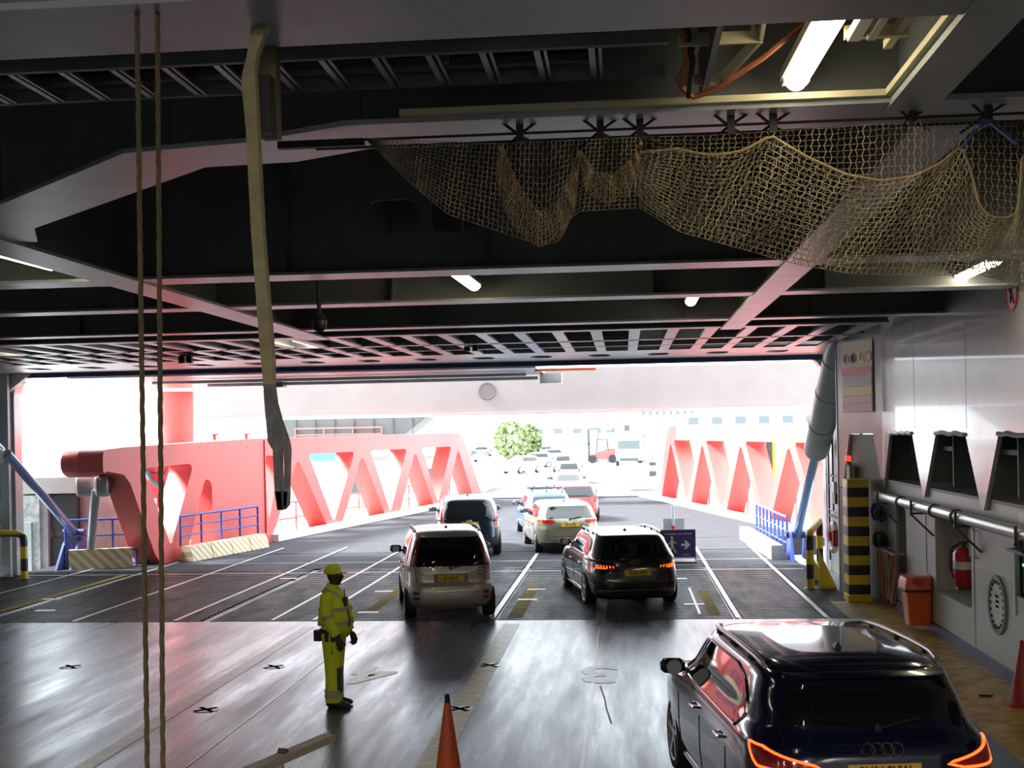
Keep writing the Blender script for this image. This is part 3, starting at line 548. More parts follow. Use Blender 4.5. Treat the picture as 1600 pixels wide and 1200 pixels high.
# ================================================================== cars
class Shell:
    """car body: stacked rounded outlines; rows (z, rear y, front y, half width, corner exponent)"""
    def __init__(s, rows): s.rows = rows; s.c = {}
    def par(s, z):
        r = s.rows
        if z <= r[0][0]: return r[0][1:]
        for i in range(len(r)-1):
            if z <= r[i+1][0]:
                t = (z-r[i][0])/(r[i+1][0]-r[i][0]); a = r[i-1] if i else r[i]; b, c = r[i], r[i+1]; d = r[i+2] if i+2 < len(r) else c
                out = []
                for k in range(1, 5):
                    dz = c[0]-b[0]
                    m1 = (c[k]-a[k])/(c[0]-a[0]) if c[0] != a[0] else 0; m2 = (d[k]-b[k])/(d[0]-b[0]) if d[0] != b[0] else 0
                    sl = (c[k]-b[k])/dz
                    m1 = 0 if m1*sl <= 0 else math.copysign(min(abs(m1), 3*abs(sl)), sl); m2 = 0 if m2*sl <= 0 else math.copysign(min(abs(m2), 3*abs(sl)), sl)
                    out.append((2*t**3-3*t*t+1)*b[k]+(t**3-2*t*t+t)*dz*m1+(-2*t**3+3*t*t)*c[k]+(t**3-t*t)*dz*m2)
                return tuple(out)
        return r[-1][1:]
    def half(s, z):      # points from rear centre to front centre on the right side, with arc length
        key = round(z, 4)
        if key in s.c: return s.c[key]
        yr, yf, w, n = s.par(z); yc, h = (yr+yf)/2, (yf-yr)/2; pts = []
        N = 72
        for i in range(N+1):
            t = math.pi*i/N; tt = t-.28*math.sin(2*t)*.0
            cx, cy = math.sin(tt), -math.cos(tt)
            r = (abs(cx)**n+abs(cy)**n)**(-1/n)
            pts.append((w*cx*r, yc+h*cy*r))
        # finer near the corners is given by the exponent itself
        acc = [0]
        for a, b in zip(pts, pts[1:]): acc.append(acc[-1]+math.hypot(b[0]-a[0], b[1]-a[1]))
        s.c[key] = (pts, acc); return s.c[key]
    def at(s, z, u):     # u: arc length from the rear centre, sign = side
        pts, acc = s.half(z); a = min(abs(u), acc[-1]-1e-6); lo, hi = 0, len(acc)-1
        while hi-lo > 1:
            m = (lo+hi)//2
            if acc[m] <= a: lo = m
            else: hi = m
        t = (a-acc[lo])/max(1e-9, acc[hi]-acc[lo]); x = pts[lo][0]+(pts[hi][0]-pts[lo][0])*t; y = pts[lo][1]+(pts[hi][1]-pts[lo][1])*t
        return Vector((math.copysign(x, u) if u else 0, y, z))
    def uy(s, z, y):     # arc length where the side passes y
        pts, acc = s.half(z)
        for i in range(len(pts)-1):
            if pts[i][1] <= y <= pts[i+1][1] and pts[i+1][0] > .3*max(p[0] for p in pts):
                t = (y-pts[i][1])/max(1e-9, pts[i+1][1]-pts[i][1]); return acc[i]+(acc[i+1]-acc[i])*t
        return acc[-1]*.5
    def ux(s, z, x):     # arc length where the rear face reaches x
        pts, acc = s.half(z)
        for i in range(len(pts)-1):
            if pts[i][0] <= x <= pts[i+1][0]:
                t = (x-pts[i][0])/max(1e-9, pts[i+1][0]-pts[i][0]); return acc[i]+(acc[i+1]-acc[i])*t
        return acc[len(acc)//4]
    def nrm(s, z, u):
        e = .02; a = s.at(z, u+e)-s.at(z, u-e); b = s.at(z+e, u)-s.at(z-e, u); n = a.cross(b)
        p = s.at(z, u); yr, yf, w, nn = s.par(z)
        if n.dot(Vector((p.x/w, (p.y-(yr+yf)/2)/((yf-yr)/2), .01))) < 0: n = -n
        return n.normalized() if n.length > 0 else Vector((0, -1, 0))
    def body(s, nz=46):
        zs = sorted(set([s.rows[0][0]+(s.rows[-1][0]-s.rows[0][0])*i/nz for i in range(nz+1)]+[r[0] for r in s.rows]))
        mb = MB(); rings = []
        for z in zs:
            pts, _ = s.half(z); ring = [Vector((x, y, z)) for x, y in pts]+[Vector((-x, y, z)) for x, y in pts[-2:0:-1]]; rings.append(ring)
        mb.rings(rings); return mb
    def patch(s, rows, nu=14, nv=10, off=.006, depth=.02):   # rows: [(z, u0, u1)] bounds
        g = []; z0, z1 = rows[0][0], rows[-1][0]
        for j in range(nv+1):
            z = z0+(z1-z0)*j/nv
            for i in range(len(rows)-1):
                if z <= rows[i+1][0]+1e-9: break
            t = (z-rows[i][0])/(rows[i+1][0]-rows[i][0]); ua = rows[i][1]+(rows[i+1][1]-rows[i][1])*t; ub = rows[i][2]+(rows[i+1][2]-rows[i][2])*t
            g.append([(z, ua+(ub-ua)*k/nu) for k in range(nu+1)])
        mb = MB(); top = [s.at(*q)+s.nrm(*q)*off for r in g for q in r]; bot = [s.at(*q)-s.nrm(*q)*depth for r in g for q in r]
        n = len(top); k1 = nu+1; fs = []
        for j in range(nv):
            for i in range(nu):
                a = j*k1+i; fs += [(a, a+1, a+k1+1, a+k1), (n+a, n+a+k1, n+a+k1+1, n+a+1)]
        bd = s.ring_idx(nu, nv)
        for a, b in zip(bd, bd[1:]+bd[:1]): fs.append((a, b, b+n, a+n))
        mb.add(top+bot, fs); mb.border = [top[i] for i in bd]; return mb
    @staticmethod
    def ring_idx(nu, nv):
        k = nu+1
        return list(range(0, k))+[j*k+nu for j in range(1, nv+1)]+[nv*k+i for i in range(nu-1, -1, -1)]+[j*k for j in range(nv-1, 0, -1)]
def wheel(t, x, y, r, rimr, side, spokes=5, w=.22, rimm=None, detail=True):
    o = Vector((x, y, r)); ax = Vector((side, 0, 0))
    ty = obj('wheel', MB().lathe(o-ax*w/2, ax, [(0, rimr), (0, r-.03), (.03, r), (w-.03, r), (w, r-.03), (w, rimr), (w-.03, rimr-.005)], 36), M['tyre'], t, smooth=45)
    if detail:
        mb = MB().lathe(o-ax*w/2, ax, [(w-.05, rimr-.02), (w-.005, rimr-.02), (w+.002, rimr+.004), (w-.01, rimr+.012), (w-.06, rimr)], 36)
        for k in range(spokes):
            a = 2*math.pi*k/spokes+.3; d = Vector((0, math.cos(a), math.sin(a))); mb.bar(o+ax*(w/2-.03), o+ax*(w/2-.02)+d*rimr, .05, .035, up=(side, 0, 0)); 
        mb.lathe(o+ax*(w/2-.05), ax, [(0, .07), (.04, .065), (.05, 0)], 16)
        rm = obj('rim', mb, rimm or M['steel'], ty)
        obj('brake_disc', MB().lathe(o-ax*w/2, ax, [(w-.10, rimr-.02), (w-.09, 0)], 24), M['dsteel'], ty)
    else: obj('rim', MB().lathe(o+ax*(w/2-.02), ax, [(0, rimr), (.025, rimr-.02), (.03, 0)], 20), rimm or M['steel'], ty)
def make_car(label, loc, rotz, rows, paint, wheels, sidewin, rearwin, lights, plate=None, rails=None, pillar=None, mirror=None, handles=(), badge=None, extra=None, name='car', group=None, detail=True, lower=None, trim=True, cut=True, spoiler=None):
    t = thing(name, label, 'car', loc, rotz, group); s = Shell(rows)
    bd = obj('body', s.body(46 if detail else 26), paint, t, smooth=38)
    r, rimr, ys, trk = wheels
    if cut:
        cm = MB()
        for y in ys:
            for sd in (-1, 1): cm.cyl((sd*(trk-.26), y, r+.01), (sd*(trk+.4), y, r+.01), r+.055, 32)
        cu = obj('cutter', cm, M['black']); mo = bd.modifiers.new('b', 'BOOLEAN'); mo.operation = 'DIFFERENCE'; mo.object = cu; mo.solver = 'EXACT'; mo.material_mode = 'TRANSFER'
        bake(bd); bpy.data.objects.remove(cu)
    for y in ys:
        for sd in (-1, 1): wheel(t, sd*(trk-.10), y, r, rimr, sd, detail=detail)
    # glass: side windows [(z, y0, y1)] , rear window [(z, x0, x1)]
    for sd in (-1, 1):
        for k, rw in enumerate(sidewin):
            p = s.patch([(z, sd*s.uy(z, a), sd*s.uy(z, b)) for z, a, b in rw], off=.004); w = obj('side_window', p, M['glass'], t, smooth=60)
            if trim and detail and k == 0:
                obj('window_trim', MB().tube(p.border, .012, 6, closed=True), M['chrome'], w)
    p = s.patch([(z, s.ux(z, abs(a))*(-1 if a < 0 else 1), s.ux(z, abs(b))*(-1 if b < 0 else 1)) for z, a, b in rearwin], off=.004, nu=20); rwn = obj('rear_window', p, M['glass'], t, smooth=60)
    obj('windscreen', s.patch([(z, s.half(z)[1][-1]-.001-ww, s.half(z)[1][-1]-.001) for z, ww in ((rows[-4][0]-.05, .6), (rows[-3][0], .5))], off=.006), M['glass'], t)
    obj('windscreen', s.patch([(z, -s.half(z)[1][-1]+.001+ww, -s.half(z)[1][-1]+.001) for z, ww in ((rows[-4][0]-.05, .6), (rows[-3][0], .5))], off=.006), M['glass'], t)
    for L in lights:   # (name, material, rows[(z, x0, x1)] measured along the rear, wrap lengths, both sides)
        nm, m, rw = L[:3]
        for sd in (-1, 1):
            p = s.patch([(z, sd*a, sd*b) for z, a, b in rw], off=.008); lo = obj(nm, p, m, t, smooth=60)
            if len(L) > 3: obj('glowing_outline', MB().tube(p.border, L[4], 6, closed=True), L[3], lo)
    if lower: obj('lower_bumper', s.patch([(z, -u, u) for z, u in lower], off=.01, nu=30), M['plastic'], t)
    if plate:
        z, txt, wd, mm = plate; q = s.at(z, 0); n = s.nrm(z, 0); up = Vector((0, -n.z, -n.y)) if False else Vector((0, n.z*-1, 0))
        ex = Vector((1, 0, 0)); ey = n.cross(ex); ey = ey if ey.z > 0 else -ey; q = q+n*.02
        h = .11*(wd/.52); pl = obj('number_plate', MB().add([q+ex*a*wd/2+ey*b*h/2+n*c for c in (-.03, .006) for a, b in ((-1, -1), (1, -1), (1, 1), (-1, 1))], [(0, 3, 2, 1), (4, 5, 6, 7), (0, 1, 5, 4), (1, 2, 6, 5), (2, 3, 7, 6), (3, 0, 4, 7)]), mm, t)
        if txt: text('plate_lettering', txt, h*.95, lambda x, y, k: q+ex*x+ey*y+n*(.007+k*.3), M['ink'], pl, ext=.004, sx=.92*wd/.52*(.78 if len(txt) > 7 else .82))
    if badge == 'rings' or badge == 'rings_small':
        zz = rows[0][0]; z, sc = (1.095, 1.05) if badge == 'rings' else (.90, .82); q = s.at(z, 0); n = s.nrm(z, 0); ex = Vector((1, 0, 0)); ey = n.cross(ex); ey = ey if ey.z > 0 else -ey
        for k in range(4):
            c = q+ex*(k-1.5)*.068*sc+n*.018
            obj('badge_ring', MB().tube([c+ex*.045*sc*math.cos(a*.2618)+ey*.045*sc*math.sin(a*.2618) for a in range(24)], .0065*sc, 6, closed=True), M['chrome'], t)
    elif badge:
        z, x0 = badge; q = s.at(z, x0); n = s.nrm(z, x0); ex = Vector((1, 0, 0)); ey = n.cross(ex); ey = ey if ey.z > 0 else -ey; c = q+n*.012
        mb = MB()
        for (ra, rb) in ((.07, .048), (.025, .045)): mb.tube([c+ex*ra*math.cos(a*.2618)+ey*rb*math.sin(a*.2618) for a in range(24)], .006, 6, closed=True)
        obj('badge', mb, M['chrome'], t)
    if rails:
        y0, y1, z, inset = rails
        for sd in (-1, 1):
            pts = []
            for k in range(13):
                f = k/12; y = y0+(y1-y0)*f; lift = .045*math.sin(math.pi*min(1, max(0, f*1.0)))**.35; zz = z
                u = s.uy(z, y); b = s.at(z, u); pts.append(Vector((sd*(b.x-inset), y, z+.02+lift)))
            obj('roof_rail', MB().tube(pts, .021, 8), M['steel'] if rails and trim else M['white'], t)
            if detail:
                for k in (2, 6, 10): obj('rail_foot', MB().cyl(pts[k]-Vector((0, 0, .06)), pts[k], .02, 8), M['plastic'], t)
    if mirror:
        y, z, m = mirror
        for sd in (-1, 1):
            b = s.at(z, sd*s.uy(z, y)); c = b+Vector((sd*.14, 0, .05))
            mb = MB(); mb.rings([[c+Vector((sd*f*.115, dy+k*.012*abs(f), dz)) for dy, dz in [(.07*math.cos(a*math.pi/6)*sc, .075*math.sin(a*math.pi/6)*sc) for a in range(12)]] for k, (f, sc) in enumerate(((-1, .62), (-.7, .95), (0, 1.05), (.7, .98), (1, .6)))])
            mi = obj('wing_mirror', mb, m, t, smooth=50); obj('mirror_arm', MB().bar(b-Vector((sd*.03, 0, 0)), c, .05, .04), M['plastic'], mi)
            obj('mirror_glass', MB().lathe(c-Vector((0, .078, 0)), (0, -1, 0), [(0, .075), (.006, .07), (.006, 0)], 16), M['steel'], mi)
    for (y, z) in handles:
        for sd in (-1, 1):
            a, b = s.at(z, sd*s.uy(z, y-.10)), s.at(z, sd*s.uy(z, y+.10)); o = Vector((sd*.03, 0, 0)); obj('door_handle', MB().tube([a, a+o, (a+b)/2+o*1.25, b+o, b], .014, 6), M['chrome'] if trim else paint, t)
    if detail:   # shut lines, wiper, aerial
        z0 = rearwin[0][0]; q = s.at(z0-.03, .0)+s.nrm(z0-.03, 0)*.02; q2 = s.at(z0+.03, .32)+s.nrm(z0, .32)*.025
        obj('rear_wiper', MB().lathe(q-Vector((0, 0, 0)), (0, -1, .3), [(0, .03), (.02, .028), (.025, 0)], 10).bar(q, q2, .025, .015), M['black'], t)
        top = rows[-1]; c = Vector((0, top[1]+.25, top[0])); obj('roof_aerial', MB().rings([[c+Vector((x, y, 0)) for x, y in ((-.03, -.09), (.03, -.09), (.02, .08), (-.02, .08))], [c+Vector((x, y, .05)) for x, y in ((-.006, -.09), (.006, -.09), (.004, -.06), (-.004, -.06))]]), M['plastic'], t)
        for sd in (-1, 1):
            for yd in [h[0]-.22+0*sd for h in handles]+[handles[-1][0]+.85] if handles else []:
                pts = [s.at(z, sd*s.uy(z, yd))+s.nrm(z, sd*s.uy(z, yd))*.001 for z in (rows[0][0]+.08, .45, .6, .75, .9)]; obj('door_seam', MB().tube(pts, .005, 4), M['ink'], t)
        zz = [z for z in (rows[1][0]+.22, rows[1][0]+.4, rearwin[0][0]-.12, rearwin[0][0])]
        xg = rearwin[0][2]*1.02
        for sd in (-1, 1): obj('tailgate_seam', MB().tube([s.at(z, sd*s.ux(z, xg-.06*(zz[-1]-z)))+s.nrm(z, sd*s.ux(z, xg))*.001 for z in zz], .005, 4), M['ink'], t)
        obj('tailgate_seam', MB().tube([s.at(zz[0], u*.1)+s.nrm(zz[0], u*.1)*.001 for u in range(-int(xg*10)+1, int(xg*10))], .006, 4), M['ink'], t)
    if extra: extra(t, s)
    return t, s
def paintm(name, col, rough=.28, metal=.5): return mat(name, col, rough, metal, coat=1)
# dark blue tall car, nearest
SUV = [(.24, .16, 4.45, .84, 5), (.34, .04, 4.58, .92, 5.5), (.55, .0, 4.63, .955, 7), (.75, .03, 4.62, .962, 7.5), (.9, .06, 4.56, .96, 7.5), (1.0, .09, 4.4, .95, 7.5), (1.06, .11, 3.80, .94, 7),
       (1.12, .14, 3.65, .92, 6.5), (1.22, .22, 3.5, .875, 5.5), (1.35, .31, 3.32, .835, 5.5), (1.48, .42, 3.14, .79, 5.5), (1.57, .47, 3.0, .75, 5.5), (1.62, .54, 2.88, .70, 5), (1.65, .70, 2.7, .62, 4.5), (1.668, 1.0, 2.35, .42, 4)]
def q5x(t, s):
    for sd in (-1, 1):
        obj('wheel_arch_trim', MB().tube([Vector((sd*.925, .93+.435*math.cos(a), .37+.435*math.sin(a))) for a in [math.pi*k/14 for k in range(15)]], .03, 6), M['plastic'], t)
        obj('sill_trim', MB().bar((sd*.91, 1.3, .3), (sd*.91, 3.3, .3), .03, .03), M['chrome'], t)
    pts = [s.at(1.635, 0)+Vector((0, -.1, -.02))]
    obj('spoiler', MB().rings([[Vector((x*w, .36+.10*x*x+y, z-.02*x*x)) for (y, z) in ((0, 1.585), (.30, 1.58), (.34, 1.62), (.10, 1.615))] for x, w in ((-1, .62), (-.6, .62), (0, .62), (.6, .62), (1, .62))]), MATS['navy_car_paint'], t, smooth=60)
    q = s.at(.86, .52); n = s.nrm(.86, .52)
    for k in range(3): obj('badge_letter', MB().bar(q+Vector((.03*k, -.01, -.01)), q+Vector((.03*k+.016, -.01, .015)), .008, .008), M['chrome'], t)
    obj('roof_glass', MB().rings([[Vector((x*.48, 1.15+y*1.5, 1.648+.004*k)) for x, y in rpoly([(-1, 0), (1, 0), (1, 1), (-1, 1)], .1)] for k in (0, 1)]), M['glass'], t) if False else None
    obj('rear_badge_plinth', MB().bar(s.at(.99, -.2)+Vector((0, -.004, 0)), s.at(.99, .2)+Vector((0, -.004, 0)), .02, .012), MATS['navy_car_paint'], t)
L5 = [('tail_light', M['tail'], [(.96, .60, .99), (.99, .47, 1.04), (1.035, .66, 1.08), (1.10, .90, 1.11)], M['tailon'], .011), ('rear_reflector', M['tail'], [(.50, .55, .85), (.54, .55, .85)])]
make_car('dark navy blue tall estate car with lit red tail lamps, nearest the camera', (1.87, 9.3, 0), R(7.5), SUV, mat('navy_car_paint', (.010, .014, .05), .16, .35, coat=1), (.37, .26, (.93, 3.74), .945),
    [[(1.12, .95, 3.45), (1.22, .80, 3.3), (1.36, .88, 3.1), (1.47, 1.05, 2.95), (1.53, 1.4, 2.7)]], [(1.255, -.70, .70), (1.33, -.69, .69), (1.46, -.64, .64), (1.53, -.58, .58)], L5, plate=(.945, 'BU04 BVW', .54, M['platey']),
    rails=(.85, 2.8, 1.60, .0), mirror=(3.15, 1.13, MATS['navy_car_paint']), handles=((1.35, .95), (2.45, .95)), badge='rings', extra=q5x, lower=[(.3, 1.0), (.42, 1.02)])
# dark grey estate on the ramp
EST = [(.18, .16, 4.6, .82, 5), (.28, .05, 4.7, .89, 5.5), (.5, .0, 4.76, .92, 5.5), (.68, .03, 4.75, .923, 5.5), (.8, .06, 4.66, .915, 5), (.9, .10, 4.4, .90, 5), (.95, .13, 3.85, .885, 5.5),
       (1.0, .17, 3.7, .865, 5.5), (1.1, .28, 3.5, .82, 5.5), (1.22, .42, 3.28, .77, 5.5), (1.33, .52, 3.05, .715, 5.2), (1.39, .60, 2.9, .665, 5), (1.42, .80, 2.7, .57, 4.5), (1.435, 1.1, 2.3, .38, 4)]
def ledx(t, s):
    for sd in (-1, 1):
        for k in range(7):
            u = sd*(.46+k*.062); a, b = s.at(.80, u)+s.nrm(.8, u)*.014, s.at(.835+.004*k, u+sd*.018)+s.nrm(.8, u)*.014; obj('led_bar', MB().bar(a, b, .016, .008), M['tailon2'], t)
        obj('led_strip', MB().tube([s.at(.79, sd*u/20)+s.nrm(.79, sd*u/20)*.014 for u in range(12, 19)], .006, 6), M['tailon2'], t)
        obj('sill_trim', MB().bar((sd*.89, 1.3, .24), (sd*.89, 3.4, .24), .02, .03), M['chrome'], t)
    obj('bumper_strip', MB().tube([s.at(.37, u/10)+s.nrm(.37, u/10)*.012 for u in range(-8, 9)], .007, 6), M['steel'], t)
    q = s.at(.905, .0)
    obj('badge_lettering', MB().bar(q+Vector((.62, .02, -.1)), q+Vector((.72, .03, -.1)), .012, .006), M['chrome'], t)
make_car('dark grey estate car with lit LED tail lamps, braking on the ramp', (.22, 24.35, 0), R(11), EST, paintm('graphite_car_paint', (.045, .048, .052), .22, .6), (.335, .25, (.95, 3.8), .915),
    [[(.99, .95, 3.6), (1.1, .80, 3.35), (1.22, .86, 3.1), (1.30, 1.0, 2.9), (1.345, 1.3, 2.7)]], [(.97, -.68, .68), (1.1, -.65, .65), (1.24, -.60, .60), (1.34, -.54, .54)],
    [('tail_light', M['tail'], [(.77, .48, 1.1), (.80, .42, 1.12), (.85, .50, 1.13), (.875, .78, 1.13)]), ('rear_reflector', M['tail'], [(.32, .5, .8), (.35, .5, .8)])], plate=(.70, 'GL20 HFW', .52, M['platey']),
    rails=(.9, 2.75, 1.385, .0), mirror=(3.3, 1.02, M['plastic']), handles=((1.4, .80), (2.5, .80)), badge='rings_small', extra=ledx, lower=[(.21, .95), (.31, .98)])
# silver beige small people carrier
MPV = [(.22, .12, 3.72, .76, 5), (.32, .03, 3.82, .825, 5.5), (.5, .0, 3.86, .845, 5.5), (.64, .03, 3.85, .848, 5.5), (.72, .08, 3.82, .84, 5.5), (.9, .09, 3.7, .835, 5), (1.0, .12, 3.4, .825, 5.5), (1.06, .13, 3.2, .815, 5.5),
       (1.2, .18, 3.05, .785, 5.5), (1.35, .25, 2.9, .745, 5.5), (1.48, .32, 2.75, .70, 5.2), (1.57, .37, 2.62, .66, 5), (1.62, .45, 2.5, .60, 4.6), (1.65, .65, 2.25, .50, 4), (1.66, .95, 1.9, .32, 4)]
def mpvx(t, s):
    for sd in (-1, 1):
        obj('bumper_reflector', s.patch([(.40, sd*.60, sd*.74), (.45, sd*.60, sd*.74)], off=.01, nv=4), M['tail'], t); obj('bumper_reflector', s.patch([(.50, sd*.60, sd*.74), (.55, sd*.60, sd*.74)], off=.01, nv=4), M['tail'], t)
        obj('indicator_lens', s.patch([(1.05, sd*.70, sd*.80), (1.22, sd*.66, sd*.77)], off=.012, nv=4), mat('pale_indicator_lens', (.5, .33, .25), .2), t)
    obj('plate_surround', s.patch([(.71, -.32, .32), (.87, -.32, .32)], off=.004), mat('plate_recess', (.25, .24, .2), .5), t)
    q = s.at(.86, -.55)+s.nrm(.86, -.55)*.01; obj('badge_lettering', MB().bar(q, q+Vector((.17, 0, 0)), .01, .022), M['dsteel'], t)
    q = s.at(.97, .52)+s.nrm(.97, .52)*.01; obj('badge_lettering', MB().bar(q, q+Vector((.11, 0, 0)), .01, .018), M['dsteel'], t)
    obj('parcel_paper', MB().bar((.28, .42, 1.12), (.48, .47, 1.12), .02, .16), M['cream'], t)
make_car('silver beige small people carrier with black tailgate glass, left of the dark estate', (-3.24, 22.95, 0), R(12.5), MPV, paintm('champagne_car_paint', (.54, .52, .46), .32, .5), (.295, .2, (.62, 3.12), .845),
    [[(1.03, .62, 1.75), (1.2, .56, 1.75), (1.35, .60, 1.75), (1.50, .72, 1.72)], [(1.03, 1.85, 3.05), (1.2, 1.85, 2.9), (1.35, 1.85, 2.75), (1.50, 1.85, 2.5)]], [(1.0, -.64, .64), (1.15, -.63, .63), (1.35, -.595, .595), (1.53, -.55, .55)],
    [('tail_light', M['tail'], [(1.0, .64, .86), (1.2, .63, .80), (1.35, .585, .71), (1.5, .53, .62)])], plate=(.79, '62-NG-ZJ', .50, M['platey']),
    rails=(.75, 2.2, 1.60, .0), mirror=(2.75, 1.08, M['plastic']), handles=((1.2, .92), (2.1, .92)), badge=(.88, .55), extra=mpvx, trim=False)
# dark blue soft-roader beyond it
SU2 = [(.24, .14, 4.3, .80, 5), (.36, .03, 4.46, .875, 5.5), (.55, .0, 4.5, .895, 5.5), (.8, .05, 4.48, .90, 5.5), (.98, .09, 4.2, .89, 5), (1.05, .11, 3.7, .88, 5.5),
       (1.15, .15, 3.5, .855, 5.5), (1.3, .24, 3.25, .81, 5.5), (1.45, .34, 3.05, .76, 5), (1.57, .41, 2.9, .71, 5), (1.63, .52, 2.75, .64, 4.5), (1.66, .8, 2.4, .52, 4), (1.67, 1.1, 2.0, .3, 4)]
make_car('dark blue tall car with upright red tail lamps, just beyond the people carrier', (-4.33, 34.6, 0), R(10), SU2, paintm('slate_blue_car_paint', (.025, .05, .075), .25, .5), (.35, .24, (.85, 3.5), .895),
    [[(1.1, .9, 3.4), (1.3, .8, 3.1), (1.50, 1.0, 2.8)]], [(1.08, -.66, .66), (1.3, -.64, .64), (1.53, -.57, .57)],
    [('tail_light', M['tail'], [(.85, .72, 1.0), (1.1, .74, .92), (1.3, .70, .82), (1.5, .62, .70)]), ('indicator_lens', M['amber'], [(.86, .84, 1.0), (.98, .84, 1.0)])], plate=(.93, '', .5, M['platey']),
    mirror=(2.95, 1.15, M['plastic']), handles=((1.3, .95),), badge=(1.0, -.02), lower=[(.3, .95), (.5, .98)])
make_car('gold beige estate car with indicator lamps, ahead of the dark grey estate', (-1.55, 35.25, 0), R(11), EST, paintm('gold_beige_car_paint', (.36, .33, .25), .3, .45), (.325, .23, (.95, 3.7), .91),
    [[(.99, .95, 3.6), (1.1, .82, 3.35), (1.22, .88, 3.1), (1.32, 1.1, 2.9)]], [(1.0, -.68, .68), (1.12, -.65, .65), (1.26, -.59, .59), (1.33, -.55, .55)],
    [('tail_light', mat('bright_tail_lamp', (.62, .03, .03), .15), [(.86, .50, .82), (.93, .42, .82), (.97, .46, .82)]), ('indicator_lens', M['amber'], [(.86, .83, 1.0), (.97, .83, 1.0)])], plate=(.82, 'EX14 XFJ', .52, M['platey']),
    mirror=(3.2, 1.02, M['plastic']), handles=((1.4, .80),), badge=(.93, 0.0), lower=[(.2, .95), (.33, .98)])
HAT = [(.2, .12, 3.6, .74, 5), (.32, .02, 3.74, .81, 5.5), (.5, .0, 3.8, .83, 5.5), (.75, .05, 3.78, .832, 5.5), (.88, .08, 3.5, .82, 5), (.95, .11, 3.05, .81, 5.5),
       (1.08, .18, 2.85, .77, 5.5), (1.22, .28, 2.65, .72, 5), (1.35, .38, 2.45, .665, 5), (1.42, .47, 2.3, .61, 4.5), (1.455, .7, 2.05, .5, 4), (1.465, .95, 1.7, .3, 4)]
HW = ([[(1.0, .75, 2.8), (1.15, .7, 2.6), (1.33, .85, 2.35)]], [(.95, -.6, .6), (1.12, -.58, .58), (1.34, -.52, .52)])
HL = [('tail_light', MATS['bright_tail_lamp'], [(.78, .55, .86), (.9, .6, .86), (.98, .66, .84)])]
make_car('bright blue hatchback with a roof rack, half hidden by the gold beige estate', (-2.42, 40.5, 0), R(10), HAT, paintm('bright_blue_car_paint', (.03, .22, .62), .3, .3), (.3, .22, (.7, 3.1), .83), *HW, HL, mirror=(2.5, 1.0, M['plastic']), trim=False, rails=(.6, 2.0, 1.40, .05), lower=[(.25, .9), (.35, .9)],
    extra=lambda t, s: (obj('roof_rack', MB().bar((-.6, .9, 1.58), (.6, .9, 1.58), .04, .03).bar((-.6, 1.7, 1.58), (.6, 1.7, 1.58), .04, .03).bar((-.35, .6, 1.62), (-.35, 1.9, 1.62), .04, .04).bar((.1, .6, 1.62), (.1, 1.9, 1.62), .04, .04).bar((-.5, .9, 1.44), (-.5, .9, 1.6), .03, .03).bar((.5, .9, 1.44), (.5, .9, 1.6), .03, .03), M['plastic'], t), obj('stowed_bag', MB().lathe((-.2, .5, 1.05), (0, 0, 1), [(0, .0), (0, .1), (.1, .14), (.2, .06), (.2, 0)], 12), M['cyanp'], t)))
make_car('red hatchback with pale rear window, beyond the gold beige estate', (-1.75, 47.3, 0), R(9), HAT, paintm('red_car_paint', (.62, .07, .07), .3, .2), (.3, .22, (.7, 3.1), .83), *HW, HL, mirror=(2.5, 1.0, M['plastic']), trim=False, detail=False, plate=(.6, '', .5, M['platey']))
SAL = [(.18, .12, 4.3, .76, 5), (.3, .02, 4.46, .84, 5.5), (.5, .0, 4.5, .86, 5.5), (.75, .04, 4.48, .862, 5), (.88, .10, 4.2, .85, 5), (.93, .5, 3.5, .83, 5), (1.0, .66, 3.3, .79, 5), (1.15, .95, 2.9, .72, 4.6), (1.3, 1.25, 2.6, .64, 4.2), (1.38, 1.45, 2.4, .55, 3.8), (1.41, 1.7, 2.1, .3, 3)]
SW = ([[(.97, 1.1, 3.1), (1.12, 1.3, 2.9), (1.27, 1.5, 2.6)]], [(.96, -.62, .62), (1.1, -.57, .57), (1.27, -.5, .5)])
SLt = [('tail_light', MATS['bright_tail_lamp'], [(.68, .52, .95), (.8, .55, .95)])]
make_car('silver saloon car with red tail lamps, out on the road beyond the red hatchback', (-2.75, 61.8, 0), R(5), SAL, paintm('silver_car_paint', (.42, .44, .46), .3, .5), (.31, .22, (.9, 3.6), .86), *SW, SLt, mirror=(3.0, 1.0, M['plastic']), trim=False, detail=False, plate=(.6, '', .5, M['white']))
white = paintm('white_car_paint', (.75, .76, .76), .3, 0)
make_car('white car with one red lamp, next beyond the silver saloon', (-3.6, 81, 0), R(4), HAT, white, (.3, .22, (.7, 3.1), .83), *HW, HL, mirror=(2.5, 1.0, M['plastic']), trim=False, detail=False, cut=False)
make_car('white car with grey rear window, last of the line in the centre of the road', (-5.1, 104, 0), R(4), HAT, white, (.3, .22, (.7, 3.1), .83), *HW, HL, trim=False, detail=False, cut=False)
far = None
